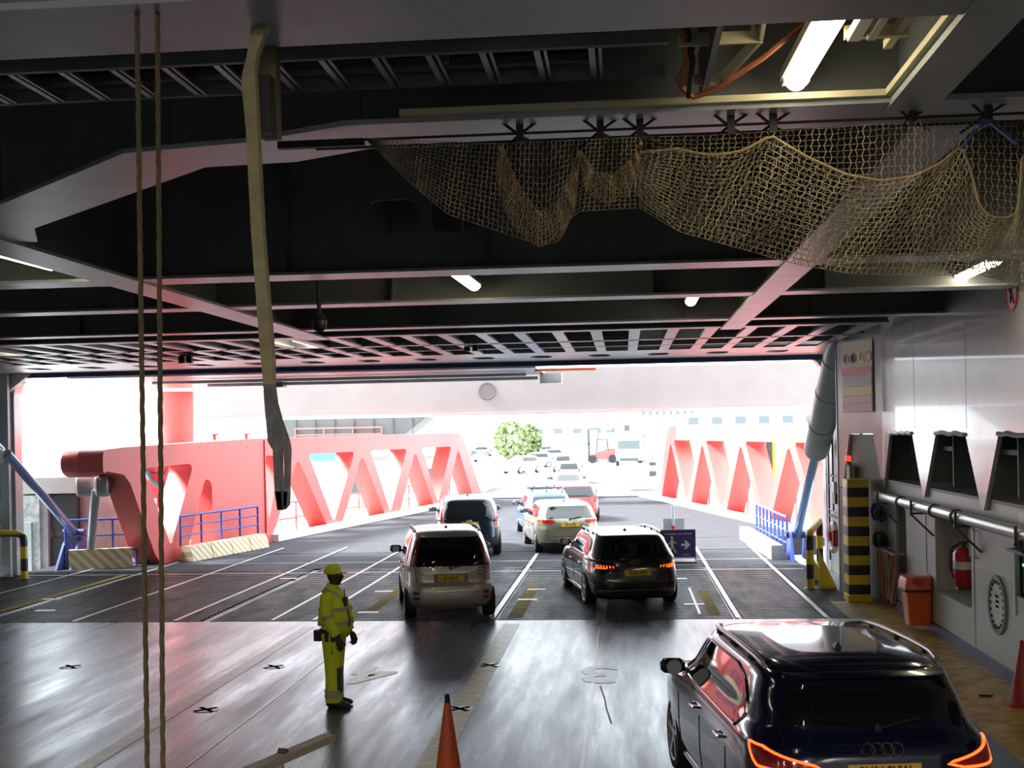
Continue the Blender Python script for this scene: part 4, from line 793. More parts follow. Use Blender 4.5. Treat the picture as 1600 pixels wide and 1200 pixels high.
for k, (px, py, c, l) in enumerate(((745, 722, 'pale_blue_car_paint', 'pale blue car alone on the quay left of the trees'), (735, 716, 'w', 'small white car behind the pale blue one, left of the trees'), (771, 713, 'g', 'grey car just left of the trees'),
      (850, 717, 'g', 'grey parked car just right of the trees'), (866, 730, 'w', 'white parked car next to the grey one right of the trees'), (866, 713, 'w', 'white parked car at the back of the diagonal row'), (880, 721, 's', 'silver parked car at the near end of the diagonal row'), (842, 708, 's', 'silver parked car beyond the foot of the right tree'), (836, 738, 'w', 'white car standing in front of the right tree'))):
    p = pZ(px, py); col = {'w': white, 'g': paintm('mid_grey_car_paint', (.16, .17, .18)), 's': MATS['silver_car_paint'], 'pale_blue_car_paint': paintm('pale_blue_car_paint', (.25, .36, .42))}[c]
    make_car(l, (p.x, p.y, 0), R(60+k*11), HAT, col, (.3, .22, (.7, 3.1), .83), *HW, HL, trim=False, detail=False, cut=False, group='cars parked far down the quay')
# ================================================================== things aboard
# lamps
def lamp(name_label, p, q, w=.16, power=None):
    p, q = Vector(p), Vector(q); t = thing('strip_light', name_label, 'ceiling lamp', (p+q)/2, 0, 'strip lights under the ceiling' if w < .3 else 'added fill lamps behind the photographer'); c = (p+q)/2; p, q = p-c, q-c; d = (q-p).normalized()
    obj('lamp_housing', MB().bar(p-d*.06, q+d*.06, w+.03, .05).bar(p-d*.06, p+d*.03, w+.01, .10).bar(q-d*.03, q+d*.06, w+.01, .10), M['lampbody'], t)
    x = d.cross(Vector((0, 0, 1))).normalized(); rg = []
    for e in (p, q):
        rg.append([e+x*w/2*math.cos(a)+Vector((0, 0, -.02-.075*math.sin(a))) for a in [math.pi*k/10 for k in range(11)]])
    obj('lamp_cover', MB().rings(rg), M['fill_lamp'] if w > .3 else M['tube'], t, smooth=60)
    obj('hanger', MB().cyl((0, 0, 0), (0, 0, 6.62-c.z), .012, 6), M['lampbody'], t)
    return t
lamp('lit strip light in the open ceiling bay at the upper right, nearest', (1.0, 5.5, 5.42), (.97, 6.92, 5.42), .13)
lamp('lit strip light hanging above the centre of the deck', pZ(708, 418, 5.4), pZ(741, 443, 5.4))
lamp('lit strip light near the right wall, beside the round no smoking sign', pZ(1556, 402, 5.4), pZ(1501, 428, 5.4))
lamp('lit strip light at the far left edge, seen as a thin line', pZ(-60, 370, 5.4), pZ(80, 409, 5.4))
lamp('lit strip light in the right corner partly behind the net', (4.75, 12.0, 5.45), (4.78, 13.0, 5.45))
lamp('small lit strip light near the bow, right of the ceiling centre', (1.05, 18.3, 5.45), (1.05, 19.2, 5.45)); lamp('small lit strip light near the bow, beyond the one right of centre', (.95, 22.6, 5.35), (.95, 23.6, 5.35))
lamp('small lit strip light near the bow, left of the ceiling centre', (-6.1, 22.9, 5.35), (-6.1, 24.3, 5.35)); lamp('lit strip light far left near the bow framing', (-12.3, 23.0, 5.35), (-12.3, 24.3, 5.35))
# unseen lamps added behind the photographer, wider and stronger, to brighten the deck
for x in (-12, -6, 0, 3.6):
    for y in (-9, -3): lamp('added fill lamp, unseen, over the deck behind the photographer', (x, y, 6.3), (x, y+1.4, 6.3), .4)
# cable ladder between the front beams
t = thing('cable_ladder', 'dark cable ladder with pale rungs running across above the front beam', 'cable ladder', (-3.6, 6.35, 5.40))
obj('side_rail', MB().box(-4.5, 3.85, -.26, -.22, -.03, .03).box(-4.5, 3.85, .30, .34, -.03, .03), M['beam'], t)
for k in range(30): x = -4.35+k*.27; obj('rung', MB().box(x-.02, x+.012, -.24, .32, -.03, -.01).box(x+.03, x+.045, -.24, .32, -.03, -.01), M['steel'], t)
obj('cable', MB().tube([(-4.5+k*.5, .05+.03*math.sin(k*1.3), .03) for k in range(17)], .03, 6), M['black'], t); obj('cable', MB().tube([(-4.5+k*.5, .15+.02*math.sin(k), .03) for k in range(17)], .025, 6), M['dsteel'], t)
obj('hanger', MB().box(-4.4, -4.36, 0, .04, 0, 1).box(-.5, -.46, 0, .04, 0, 1).box(2.7, 2.74, 0, .04, 0, 1), M['beam'], t)
t = thing('cable_tray', 'cream painted cable tray with looping cables left of the big strip light', 'cable tray', (.35, 6.42, 5.40)); cr = MATS['edge_cream']
for a, b in (((-.05, -.25, 0), (.35, -.25, 0)), ((-.05, .25, -.06), (.2, .25, -.06)), ((.35, -.25, 0), (.2, .25, -.06)), ((.35, -.6, .1), (.35, -.25, 0)), ((.05, -.25, 0), (-.02, .25, -.06))): obj('tray_rail', MB().bar(a, b, .02, .06), cr, t)
obj('cable', MB().tube([(-.04, -.7, .3), (-.04, -.4, .05), (.0, -.1, -.06), (-.02, .15, -.12), (.05, .28, -.14), (.15, .25, -.12), (.4, .1, 0), (.7, -.1, .2)], .016, 6), M['hose'], t)
obj('cable', MB().tube([(-.0, -.7, .3), (-.02, -.4, .05), (.03, -.1, -.06), (.02, .2, -.16)], .014, 6), M['black'], t); obj('hanger', MB().box(-.02, 0, -.3, -.28, 0, .9).box(.3, .32, -.3, -.28, 0, .9), cr, t)
t = thing('cable_tray', 'cream painted tray with ballasts right of the big strip light', 'cable tray', (1.25, 6.0, 5.40))
obj('tray_rail', MB().box(-.15, .15, -.35, -.31, -.03, .03).box(-.15, .15, .15, .19, -.03, .03).box(.08, .12, -.35, .4, -.02, .02), cr, t); obj('ballast', MB().box(-.14, -.08, -.3, .15, -.05, 0).box(-.05, -.01, -.3, .15, -.05, 0), M['lampbody'], t); obj('hanger', MB().box(.08, .1, -.1, -.08, 0, .95), cr, t); obj('cable', MB().tube([(-.1, .1, .05), (.0, 0, .05), (.12, .1, .05)], .02, 6), M['redd'], t)
# wires and clips under the stepped beam
t = thing('wire_run', 'pair of taut black wires strung under the front beam, with clips', 'wires', (0, 6.98, HC-.08))
obj('wire', MB().cyl((-1.75, 0, .0), (5.0, 0, .0), .008, 6), M['black'], t); obj('wire', MB().cyl((-1.75, .14, -.01), (5.0, .14, -.01), .008, 6), M['black'], t); obj('turnbuckle', MB().bar((-1.95, .06, 0), (-1.45, .06, 0), .05, .04), M['black'], t)
for x in (-.55, -.1, .12, .62, .85, 1.6, 2.0): obj('clip', MB().tube([(x-.1, -.03, .06), (x, .02, -.01), (x+.1, .06, -.06)], .009, 5).tube([(x+.1, -.02, .06), (x, .05, .01), (x-.12, .12, -.07)], .008, 5).box(x-.02, x+.02, -.02, .02, -.05, .07), M['black'], t)
# cargo net
def polyat(pl, t):
    L = [0]
    for a, b in zip(pl, pl[1:]): L.append(L[-1]+math.hypot(b[0]-a[0], b[1]-a[1]))
    s = t*L[-1]
    for i in range(len(pl)-1):
        if s <= L[i+1]+1e-9: k = (s-L[i])/max(1e-9, L[i+1]-L[i]); return (pl[i][0]+(pl[i+1][0]-pl[i][0])*k, pl[i][1]+(pl[i+1][1]-pl[i][1])*k)
    return pl[-1]
def netpatch(mb, top, bot, nc, nr, Y, amp=.05, jit=.25, r=.0026, zig=.2, seed=0):
    rnd = random.Random(seed); g = {}
    for j in range(nr+1):
        for i in range(nc+1):
            t = i/nc; a, b = polyat(top, t), polyat(bot, t); v = j/nr
            x = a[0]+(b[0]-a[0])*v; y = a[1]+(b[1]-a[1])*v
            q = pY(x, y, Y+amp*math.sin(t*23+v*3+seed)*v+amp*.6*math.sin(t*51+seed))
            q += Vector((rnd.uniform(-1, 1), 0, rnd.uniform(-1, 1)))*.004*jit
            g[i, j] = q
    cols = []
    for i in range(nc+1):
        pts = []
        for j in range(nr+1):
            nb = g[min(nc, i+1), j] if (j+i) % 2 else g[max(0, i-1), j]; pts.append(g[i, j].lerp(nb, zig))
        cols.append(pts); mb.tube(pts, r*1.15, 3)
    for j in range(0, nr+1):
        mb.tube([cols[i][j] for i in range(nc+1)], r*.8, 3)
    return g
nt = thing('cargo_net', 'large beige rope net draped in swags under the ceiling at the upper right', 'net', (1.2, 6.9, 4.9))
botR = [(1000, 325), (1060, 362), (1180, 395), (1240, 412), (1330, 428), (1450, 430), (1530, 428), (1660, 462)]
mb = MB(); netpatch(mb, [(572, 216), (650, 220), (780, 224), (1000, 214)], [(576, 222), (640, 285), (700, 335), (780, 362), (850, 384), (905, 330), (1000, 325)], 62, 17, 6.95, seed=1)
obj('net_mesh', mb, M['net'], nt, smooth=None)
mb = MB(); netpatch(mb, [(1000, 214), (1100, 212), (1205, 205), (1300, 200), (1400, 190), (1660, 186)], botR, 66, 24, 6.98, seed=2); obj('net_mesh', mb, M['net'], nt, smooth=None)
sw = [(1000, 238), (1060, 233), (1090, 240), (1120, 243), (1160, 236), (1205, 212), (1260, 245), (1320, 272), (1375, 283), (1430, 275), (1470, 255), (1502, 228), (1515, 260), (1530, 320), (1545, 338), (1572, 342), (1592, 330), (1597, 240), (1660, 250)]
mb = MB(); g = netpatch(mb, sw, [(990, 300)]+botR[1:], 84, 19, 6.88, amp=.07, seed=3); obj('net_mesh', mb, M['net'], nt, smooth=None)
obj('edge_rope', MB().tube([pY(*polyat(sw, k/60), 6.86) for k in range(61)], .008, 6), M['netedge'], nt)
mb = MB(); netpatch(mb, [(778, 228), (779, 300), (800, 352), (840, 386), (875, 376), (897, 330), (906, 236)], [(786, 228), (800, 268), (820, 308), (845, 332), (868, 318), (888, 280), (903, 236)], 54, 9, 6.85, amp=.04, seed=4)
netpatch(mb, [(905, 236), (915, 300), (950, 320), (985, 302), (1004, 222)], [(908, 236), (930, 268), (955, 274), (985, 250), (1000, 222)], 38, 8, 6.84, amp=.04, seed=5); obj('net_fold', mb, M['netedge'], nt, smooth=None)
mb = MB(); netpatch(mb, [(1535, 390), (1600, 400), (1660, 410)], [(1540, 425), (1600, 455), (1660, 485)], 14, 6, 6.9, seed=6); obj('net_mesh', mb, M['net'], nt, smooth=None)
relink(nt)
a, b = pY(1540, 186, 6.85), pY(1502, 230, 6.85)
t = thing('lashing_strap', 'blue strap tying up the net at the upper right', 'strap', a)
obj('webbing', MB().bar(a, b, .03, .008).bar(a, pY(1588, 225, 6.85), .03, .008).bar(pY(1528, 200, 6.84), pY(1548, 190, 6.84), .05, .02), M['blue'], t); relink(t)
# two long ropes from the ceiling to the deck
for px0, px1, l in ((214, 230, 'vertical beige rope hanging from the ceiling, the left of two'), (246, 254.5, 'vertical beige rope hanging from the ceiling, the right of two')):
    Yr = 4.9; a = pY(px0, 20, Yr); b = pY(px1, 1190, Yr-.25); d = (b-a)/(a.z-b.z); top = a-d*(HC-a.z) if False else a+(-d)*(5.22-a.z); bot = b+d*(b.z-.0)
    t = thing('rope', l, 'rope', (bot.x, bot.y, 0), 0, 'hanging ropes'); n = 110; mb = MB()
    for s_ in range(3): mb.tube([top.lerp(bot, k/n)+Vector((.0055*math.cos(k*1.1+s_*2.094), .0055*math.sin(k*1.1+s_*2.094), 0)) for k in range(n+1)], .006, 6)
    obj('rope_strands', mb, M['rope'], t, smooth=60); relink(t)
# hanging bar with a clevis end
t = thing('hanging_bar', 'long beige steel bar with dark forked lower end hanging from the ceiling', 'hanging bar', pY(395, 80, 5.2)); Yb = 5.1
khaki = mat('khaki_bar_paint', (.34, .29, .15), .5, var=.3, vscale=14); gb2 = mat('worn_grey_bar_paint', (.2, .2, .2), .5, var=.5, vscale=18, bump=.3, bscale=30)
def barprof(name, rows, m, d=.05):   # rows: (y, x0, x1)
    mb = MB(); rg = []
    for y, x0, x1 in rows: a, b = pY(x0, y, Yb), pY(x1, y, Yb); rg.append([a, b, b+Vector((0, d, 0)), a+Vector((0, d, 0))])
    obj(name, mb.rings(rg), m, t)
barprof('bar_shaft', [(40, 392, 418), (85, 386, 400), (112, 379, 398), (130, 377, 399), (200, 384, 402), (360, 392, 410), (560, 407, 426), (600, 411, 426)], khaki)
barprof('fork_body', [(600, 411, 426), (630, 413, 430), (655, 415, 437), (690, 418, 449), (702, 425, 451)], gb2)
barprof('fork_arm', [(702, 426, 438), (730, 427, 438), (770, 429, 439), (797, 434, 441)], gb2); barprof('fork_arm', [(702, 443, 451), (730, 444, 450), (770, 443, 449), (792, 443, 447)], gb2)
barprof('fork_tip', [(768, 430, 449), (790, 432, 448), (797, 433, 442)], M['dsteel'], .055); relink(t)
a, b = pY(405, 30, 5.4), pY(424, 215, 5.4)
t = thing('hinge_bracket', 'dark khaki ceiling bracket beside the top of the hanging bar', 'bracket', a)
obj('bracket_plate', MB().box(a.x, a.x+.075, 5.38, 5.46, b.z, 5.9).box(a.x-.09, a.x+.1, 5.05, 5.46, 5.26, 5.5), mat('dark_khaki', (.10, .085, .045), .6, var=.4, vscale=8), t); obj('bracket_foot', MB().box(a.x+.02, a.x+.07, 5.3, 5.4, b.z-.0, b.z+.25), M['black'], t); relink(t)
# dome camera and small fittings on the ceiling beams
p = pY(499, 508, 16.1); t = thing('dome_camera', 'dark dome camera hanging under the ceiling right of the hanging bar', 'camera', p)
obj('dome', MB().lathe((0, 0, -.09), (0, 0, 1), [(0, 0), (.01, .05), (.04, .085), (.09, .095), (.12, .09)], 20), M['black'], t); obj('dome_shell', MB().lathe((0, 0, .0), (0, 0, 1), [(0, .10), (.06, .10), (.14, .05), (.15, 0)], 20), M['dsteel'], t); obj('stalk', MB().cyl((0, 0, .1), (0, 0, 6.62-p.z), .03, 8), M['dsteel'], t)
for px, py, Y, l in ((290, 560, 25.5, 'small floodlight pair hanging from the bow framing on the left'), (736, 541, 25.2, 'small floodlight pair hanging from the bow framing at the centre')):
    p = pY(px, py, Y); t = thing('floodlight', l, 'floodlight', p); obj('lamp_head', MB().box(-.14, -.02, -.05, .05, -.1, .05).box(.03, .14, -.05, .05, -.1, .05), M['black'], t); obj('bracket', MB().box(-.12, .12, -.02, .02, .05, .08).cyl((0, 0, .05), (0, 0, 5.25-p.z), .02, 6), M['dsteel'], t)
# hydraulic rams either side of the opening
def ram(label, top, mid, base, rt, pipes):
    t = thing('hydraulic_ram', label, 'hydraulic ram', (base.x, base.y, 0)); d = (base-top).normalized()
    obj('cylinder', MB().lathe(top, d, [(-.12, 0), (0, rt*.35), (.22, rt*.8), (.6, rt), ((mid-top).length-.12, rt), ((mid-top).length, rt*.9), ((mid-top).length, .0)], 32), M['cylg'], t, smooth=40)
    L = (mid-top).length
    for f in (.22, .48, .75): obj('cylinder_band', MB().lathe(top+d*L*f, d, [(0, rt*.98), (0, rt*1.04), (.03, rt*1.04), (.03, rt*.98)], 28), M['recess'], t)
    obj('piston_rod', MB().cyl(mid-d*.1, base, .115, 16), M['rodblue'], t)
    side = Vector((.1, -rt*1.08, .02)); obj('oil_pipe', MB().cyl(top+d*.7+side, mid-d*.15+side, .022, 6).cyl(top+d*.7+side+Vector((.08, .0, 0)), mid-d*.3+side+Vector((.08, 0, 0)), .018, 6), M['pipe'], t)
    mb = MB(); 
    for x in (-.2, .2): mb.plate(rpoly([(-.75, 0), (.5, 0), (.18, .75), (-.18, .75)], [0, 0, .15, .15]), [], lambda a, b, k: Vector((base.x+x+k, base.y+a, b)), -.03, .03)
    obj('clevis_bracket', mb, M['blue'], t); obj('pivot_pin', MB().cyl((base.x-.3, base.y, base.z), (base.x+.3, base.y, base.z), .1, 16), M['navy'], t)
    return relink(t)
ta, tb = pY(1318, 515, 26.6), pY(1246, 835, 33.4)
ram('large grey hydraulic ram with blue rod beside the right edge of the opening', ta, ta.lerp(tb, .54), tb, .30, True)
ram('large grey hydraulic ram with blue rod, cut by the left picture edge', Vector((-15.95, 26.0, 5.4)), pY(14, 712, 29.6), pY(116, 832, 33.0), .31, True)
# blue railings and striped kerb blocks of the flap
def kerb(label, p0, p1, w, h, m, nseg, bev=.1):
    p0, p1 = Vector(p0), Vector(p1); t = thing('striped_kerb', label, 'kerb', p0, 0, 'striped kerb blocks beside the flap')
    t.rotation_euler.z = math.atan2((p1-p0).y, (p1-p0).x); L = (p1-p0).length
    for k in range(nseg):
        a, b = L*k/nseg+.02, L*(k+1)/nseg-.02
        obj('kerb_block', MB().rings([[Vector((x, y, z)) for y, z in ((-w/2, .0), (w/2, 0), (w/2, h), (-w/2+.12, h))] for x in (a, b)]), m, t)
    return t
st_l = stripes('faded_yellow_stripes', (.70, .66, .55), (.52, .40, .16), .28, axis=0, diag=2, rough=.6); st_r = mat('pale_kerb_paint', (.62, .61, .57), .6, var=.15, vscale=8)
kl = [(-14.98, 32.3), (-13.2, 35.2), (-12.95, 35.5), (-11.6, 38.6)]
kerb('yellow and cream striped kerb at the left edge of the flap, nearest piece', (-15.0, 32.45, 0), (-13.45, 33.1, 0), .4, .52, st_l, 1)
kerb('yellow and cream striped kerb at the left edge of the flap, further piece', (-12.35, 34.3, 0), (-11.4, 38.6, 0), .4, .42, st_l, 4)
kerb('pale worn kerb blocks at the right edge of the flap, beside blue railing', (4.0, 33.2, 0), (3.75, 39.6, 0), .42, .38, st_r, 4)
railing('blue_railing', 'blue three rail railing on the left edge of the flap, nearest', (-15.2, 32.75, 0), (-13.5, 33.45, 0), 4, 1.3, M['blue'], 3, .035)
railing('blue_railing', 'blue three rail railing on the left edge of the flap, further', (-12.62, 34.5, .42), (-11.65, 38.8, .42), 5, .85, M['blue'], 3, .035)
railing('blue_railing', 'blue railing with close posts on the right edge of the flap', (4.32, 34.1, 0), (4.12, 39.9, 0), 9, 1.05, M['blue'], 3, .035)
p = pZ(236, 880); t = thing('hose_reel', 'round blue drum between the two left striped kerbs', 'drum', (p.x, p.y, 0)); obj('drum', MB().lathe((-.12, 0, .33), (1, 0, 0), [(0, 0), (0, .3), (.04, .33), (.2, .33), (.24, .3), (.24, 0)], 24), M['blue'], t); obj('drum_foot', MB().box(-.1, .1, -.15, .15, 0, .1), M['dsteel'], t)
# yellow and black barrier hoops
def hoop(label, loc, rot, L, h, r, legs=2, base=True):
    t = thing('barrier_hoop', label, 'barrier', loc, rot, 'striped barrier hoops'); ys = stripes('hazard_stripes_long', (.74, .52, .03), (.015, .015, .02), .62, axis=2, rough=.4, phase=.1)
    c = .18; pts = [(0, 0, 0), (0, 0, h-c)]+[(c-c*math.cos(a), 0, h-c+c*math.sin(a)) for a in (math.pi/6, math.pi/3, math.pi/2)]; pts += [(L-x, y, z) for x, y, z in pts[::-1]]
    obj('hoop_tube', MB().tube(pts, r, 12), ys, t, smooth=60)
    if base: obj('base_plate', MB().box(-.14, .14, -.14, .14, 0, .02).box(L-.14, L+.14, -.14, .14, 0, .02), M['dsteel'], t)
    return t
hoop('yellow and black striped tubular barrier at the left edge, by the ramp', (-16.3, 30.4, 0), R(-5), 1.15, 1.15, .09)
p = pZ(1305, 925); hoop('yellow and black striped tubular barrier beside the striped pillar', (3.93, 27.3, 0), R(78), 3.6, 1.2, .085)
t = thing('barrier_gusset', 'yellow steel gusset plates at the foot of the right barrier', 'gusset', (4.1, 27.2, 0))
obj('gusset', MB().plate([(-.0, 0), (.38, 0), (.0, .85)], [], lambda a, b, k: (a, k, b), -.02, .02), M['yellow'], t); obj('gusset', MB().plate([(-.0, 0), (.38, 0), (.0, .85)], [], lambda a, b, k: (a-.03, 1.6+k, b), -.02, .02), M['yellow'], t)
# striped pillar
a, b = pY(1327, 938, 25.15), pY(1361, 938, 25.15)
t = thing('striped_pillar', 'square pillar with bold yellow and black bands at the right wall', 'pillar', ((a.x+b.x)/2, 25.35, 0)); w = (b.x-a.x)/2
obj('banded_face', MB().rings([[Vector((x, y, z)) for x, y in rpoly([(-w, -.2), (w, -.2), (w, .35), (-w, .35)], .04)] for z in (.13, 2.42)]), stripes('hazard_bands', (.015, .017, .03), (.74, .52, .03), .384, axis=2, rough=.4, phase=.235), t)
obj('plinth', MB().box(-w-.02, w+.02, -.22, .36, 0, .13), M['yellow'], t)
# notice on the angled face
fn = cfn(PA, PB); t = thing('safety_notice', 'tall notice with round pictograms and coloured bands beside the striped pillar', 'notice', fn(.5, 3.6, 0)); t.rotation_euler.z = 0
N = Vector((PB[1]-PA[1], -(PB[0]-PA[0]), 0)).normalized(); N = -N if N.y > 0 else N
nf = lambda a, b, k: fn(a, b, 0)+N*(.02+k)
def npan(name, a0, a1, z0, z1, m, k=0): obj(name, MB().plate([(a0, z0), (a1, z0), (a1, z1), (a0, z1)], [], nf, k, k+.01), m, t)
npan('board', .16, .84, 3.75, 5.2, M['cream'])
npan('red_band', .17, .83, 4.50, 4.66, M['signred'], .01); npan('grey_band', .17, .83, 4.30, 4.47, M['signgrey'], .01); npan('yellow_band', .17, .83, 4.1, 4.27, M['signyel'], .01); npan('pale_red_band', .17, .83, 3.95, 4.08, M['signpink'], .01); npan('lower_panel', .17, .83, 3.78, 3.92, M['signpink'], .01)
def ringp(name, ac, zc, ra, rz, m, fill=None):
    outer = [(ac+ra*math.cos(k*.3927), zc+rz*math.sin(k*.3927)) for k in range(16)]; inner = [(ac+ra*.72*math.cos(k*.3927), zc+rz*.72*math.sin(k*.3927)) for k in range(16)]
    obj(name, MB().plate(outer, [inner], nf, .012, .02), m, t)
    if fill: obj(name+'_centre', MB().plate(inner, [], nf, .01, .016), fill, t)
ringp('pictogram', .25, 4.86, .07, .11, M['signred'], M['white']); ringp('pictogram', .42, 4.86, .07, .11, M['navy'], M['navy']); ringp('pictogram', .76, 4.86, .07, .11, M['signred'], M['white'])
obj('pictogram', MB().plate([(.51, 4.75), (.68, 4.75), (.595, 4.99)], [], nf, .01, .02), M['signyel'], t)
obj('pictogram_mark', MB().bar(nf(.25, 4.8, .02), nf(.25, 4.92, .02), .03, .01).bar(nf(.42, 4.8, .02), nf(.42, 4.92, .02), .03, .01).bar(nf(.595, 4.8, .02), nf(.595, 4.92, .02), .02, .01), M['ink'], t); relink(t)
# no smoking sign on the right wall
p = pX(1582, 458, XU); t = thing('no_smoking_sign', 'round red and white no smoking sign on the right wall below the net', 'sign', p)
D = lambda r, n=40: [(r*math.cos(2*math.pi*k/n), r*math.sin(2*math.pi*k/n)) for k in range(n)]; wf = lambda a, b, k: Vector((-.004-k, -a, b))
rs = .235
obj('disc', MB().plate(D(rs*.98), [], wf, 0, .008), M['white'], t); obj('red_ring', MB().plate(D(rs), [D(rs*.83)], wf, .004, .014), M['signred'], t)
obj('red_bar', MB().bar(wf(-rs*.62, rs*.62, .016), wf(rs*.62, -rs*.62, .016), .03, .008), M['signred'], t); obj('cigarette', MB().bar(wf(-.02, -.12, .012), wf(.0, .02, .012), .03, .005).tube([wf(.0, .04, .012), wf(.03, .08, .012), wf(.0, .12, .012), wf(.04, .15, .012)], .008, 5), M['ink'], t)
# beacon and box on the side wall, pipes
p = pY(1324, 717, 26.2); t = thing('beacon', 'small lit red beacon on a bracket above the striped pillar', 'beacon', p); obj('lens', MB().lathe((0, -.1, -.05), (0, 0, 1), [(0, .06), (.1, .055), (.12, .03), (.12, 0)], 16), M['beacon'], t); obj('beacon_base', MB().cyl((0, -.1, -.1), (0, -.1, -.05), .045, 12).box(0, .06, -.12, .3, -.12, -.09), M['dsteel'], t)
p = pY(1330, 737, 26.1); t = thing('junction_box', 'small grey junction box right under the red beacon', 'junction box', p); obj('box_body', MB().box(-.05, .06, -.08, .3, -.18, .12), M['recess'], t); obj('cable', MB().tube([(0, -.04, -.18), (0, -.04, -.26), (-.1, 0, -.32), (-.2, .1, -.32)], .012, 6), M['black'], t)
t = thing('pipe_run', 'thin dark pipes and brackets on the side wall left of the striped pillar', 'pipes', (4.86, 29, 0)); wx = 4.84
for y, z0, z1 in ((30.3, .3, 4.6), (29.7, 1.5, 3.4), (28.3, 1.45, 4.2)): obj('pipe', MB().tube([(wx, y, z0), (wx, y, z1)], .022, 6), M['dsteel'], t)
obj('pipe', MB().tube([(wx, 28.3, 1.9), (wx, 29.0, 1.5), (wx, 30.3, 1.5)], .022, 6), M['dsteel'], t)
for z in (1.35, 2.05, 2.3): obj('wall_bracket', MB().box(wx-.03, wx+.05, 28.0, 30.6, z, z+.04), M['dsteel'], t)
obj('wall_box', MB().box(wx-.1, wx+.05, 29.0, 29.4, 1.95, 2.2), M['offwhite'], t); obj('wall_box', MB().box(wx-.08, wx+.05, 29.0, 29.3, 1.7, 1.93), M['dsteel'], t); relink(t)
p = Vector((4.76, 29.3, .92)); t = thing('lifebuoy', 'red and white lifebuoy hanging on the side wall behind the striped barrier', 'lifebuoy', p)
rg = [(0, .30*math.cos(k*.2618), .30*math.sin(k*.2618)) for k in range(24)]; obj('ring', MB().tube(rg, .075, 10, closed=True), M['redd'], t, smooth=60)
for k in (2, 8, 14, 20): obj('white_band', MB().tube([rg[k], rg[(k+1) % 24], rg[(k+2) % 24]], .08, 10), M['white'], t, smooth=60)
# long pipe under the teeth, with brackets
t = thing('wall_pipe', 'long grey pipe on triangular brackets along the right wall', 'pipe', (4.86, 16, 2.12)); 
obj('pipe', MB().cyl((0, -10, 0), (0, 8.9, 0), .085, 20), M['pipe'], t, smooth=60)
for y in (24.2, 21.4, 18.6, 15.8): obj('pipe_bracket', MB().bar((-.12, y-16, -.12), (.26, y-16, -.12), .04, .03).bar((-.12, y-16, -.12), (.26, y-16, -.5), .04, .03).bar((-.1, y-16, -.13), (-.1, y-16, .1), .04, .02), M['dsteel'], t)
for y in (22.6, 20.2, 18.9): obj('pipe_collar', MB().lathe((0, y-16, 0), (0, 1, 0), [(0, .085), (0, .11), (.05, .11), (.05, .085)], 18), M['dsteel'], t)
# straps, hoses, bin, extinguishers on the right wall
for z, l in ((1.78, 'upper bundle of dark coiled straps hung right of the striped pillar'), (1.25, 'lower bundle of dark coiled straps hung right of the striped pillar')):
    t = thing('strap_bundle', l, 'straps', (4.98, 24.85, z), 0, 'coiled strap bundles'); mb = MB()
    for k in range(7): c = Vector((-.06+random.uniform(-.05, .05), -.22+k*.07, random.uniform(-.05, .05))); rr = random.uniform(.09, .14); mb.tube([c+Vector((rr*.6*math.cos(a*.5236), rr*.3*math.sin(a*.9), rr*math.sin(a*.5236))) for a in range(12)], .022, 5, closed=True)
    obj('coiled_strap', mb, mat('strap_dark_%s' % ('blue' if z > 1.5 else 'green'), (.03, .04, .10) if z > 1.5 else (.03, .05, .04), .8), t); obj('hook', MB().bar((.1, .0, .1), (-.12, 0, .1), .02, .02), M['steel'], t)
t = thing('hose_coil', 'tangle of long orange hoses hanging on hooks below the straps', 'hoses', (4.98, 24.1, 1.1)); 
for k in range(24):
    y = random.uniform(-.62, .7); h = random.uniform(.55, 1.0); w = random.uniform(.08, .2); pts = []
    for a in range(15):
        th = a/14*math.pi*2; pts.append((-.06+.05*math.sin(th+k)-.01*k/8, y+w*math.sin(th), .0-h/2+h/2*math.cos(th)))
    obj('hose', MB().tube(pts, .014, 6), M['hose'] if k % 3 else mat('grey_hose', (.3, .28, .25), .5), t, smooth=60)
obj('hook_rail', MB().box(-.1, -.06, -.6, .7, -.02, .02).box(-.1, .14, -.5, -.46, -.02, .02).box(-.1, .14, .6, .64, -.02, .02), M['steel'], t)
p = Vector((4.9, 21.75, -.03)); t = thing('waste_bin', 'orange plastic litter bin with hooded lid hung on the right wall', 'bin', p)
obj('bin_body', MB().rings([[Vector((x, y, z)) for x, y in rpoly([(-.2*s_, -.26*s_), (.2, -.26*s_), (.2, .26*s_), (-.2*s_, .26*s_)], .06)] for z, s_ in ((.12, .8), (.3, .88), (.66, 1.02), (.70, 1.06))]), M['orange'], t, smooth=50)
obj('bin_lid', MB().rings([[Vector((x-.0, y, z)) for x, y in rpoly([(-.24*s_, -.3*s_), (.2, -.3*s_), (.2, .3*s_), (-.24*s_, .3*s_)], .07)] for z, s_ in ((.74, 1.05), (.84, 1.0), (.93, .9), (.96, .6))]), M['orange'], t, smooth=50)
obj('lid_band', MB().rings([[Vector((x, y, z)) for x, y in rpoly([(-.25, -.31), (.19, -.31), (.19, .31), (-.25, .31)], .07)] for z in (.70, .745)]), M['black'], t); obj('lid_opening', MB().lathe((-.05, -.285, .85), (-.1, -1, 0), [(0, .09), (.02, .08), (.02, 0)], 16), M['redd'], t)
obj('wall_bracket', MB().box(.2, .26, -.1, .1, .5, .7), M['dsteel'], t)
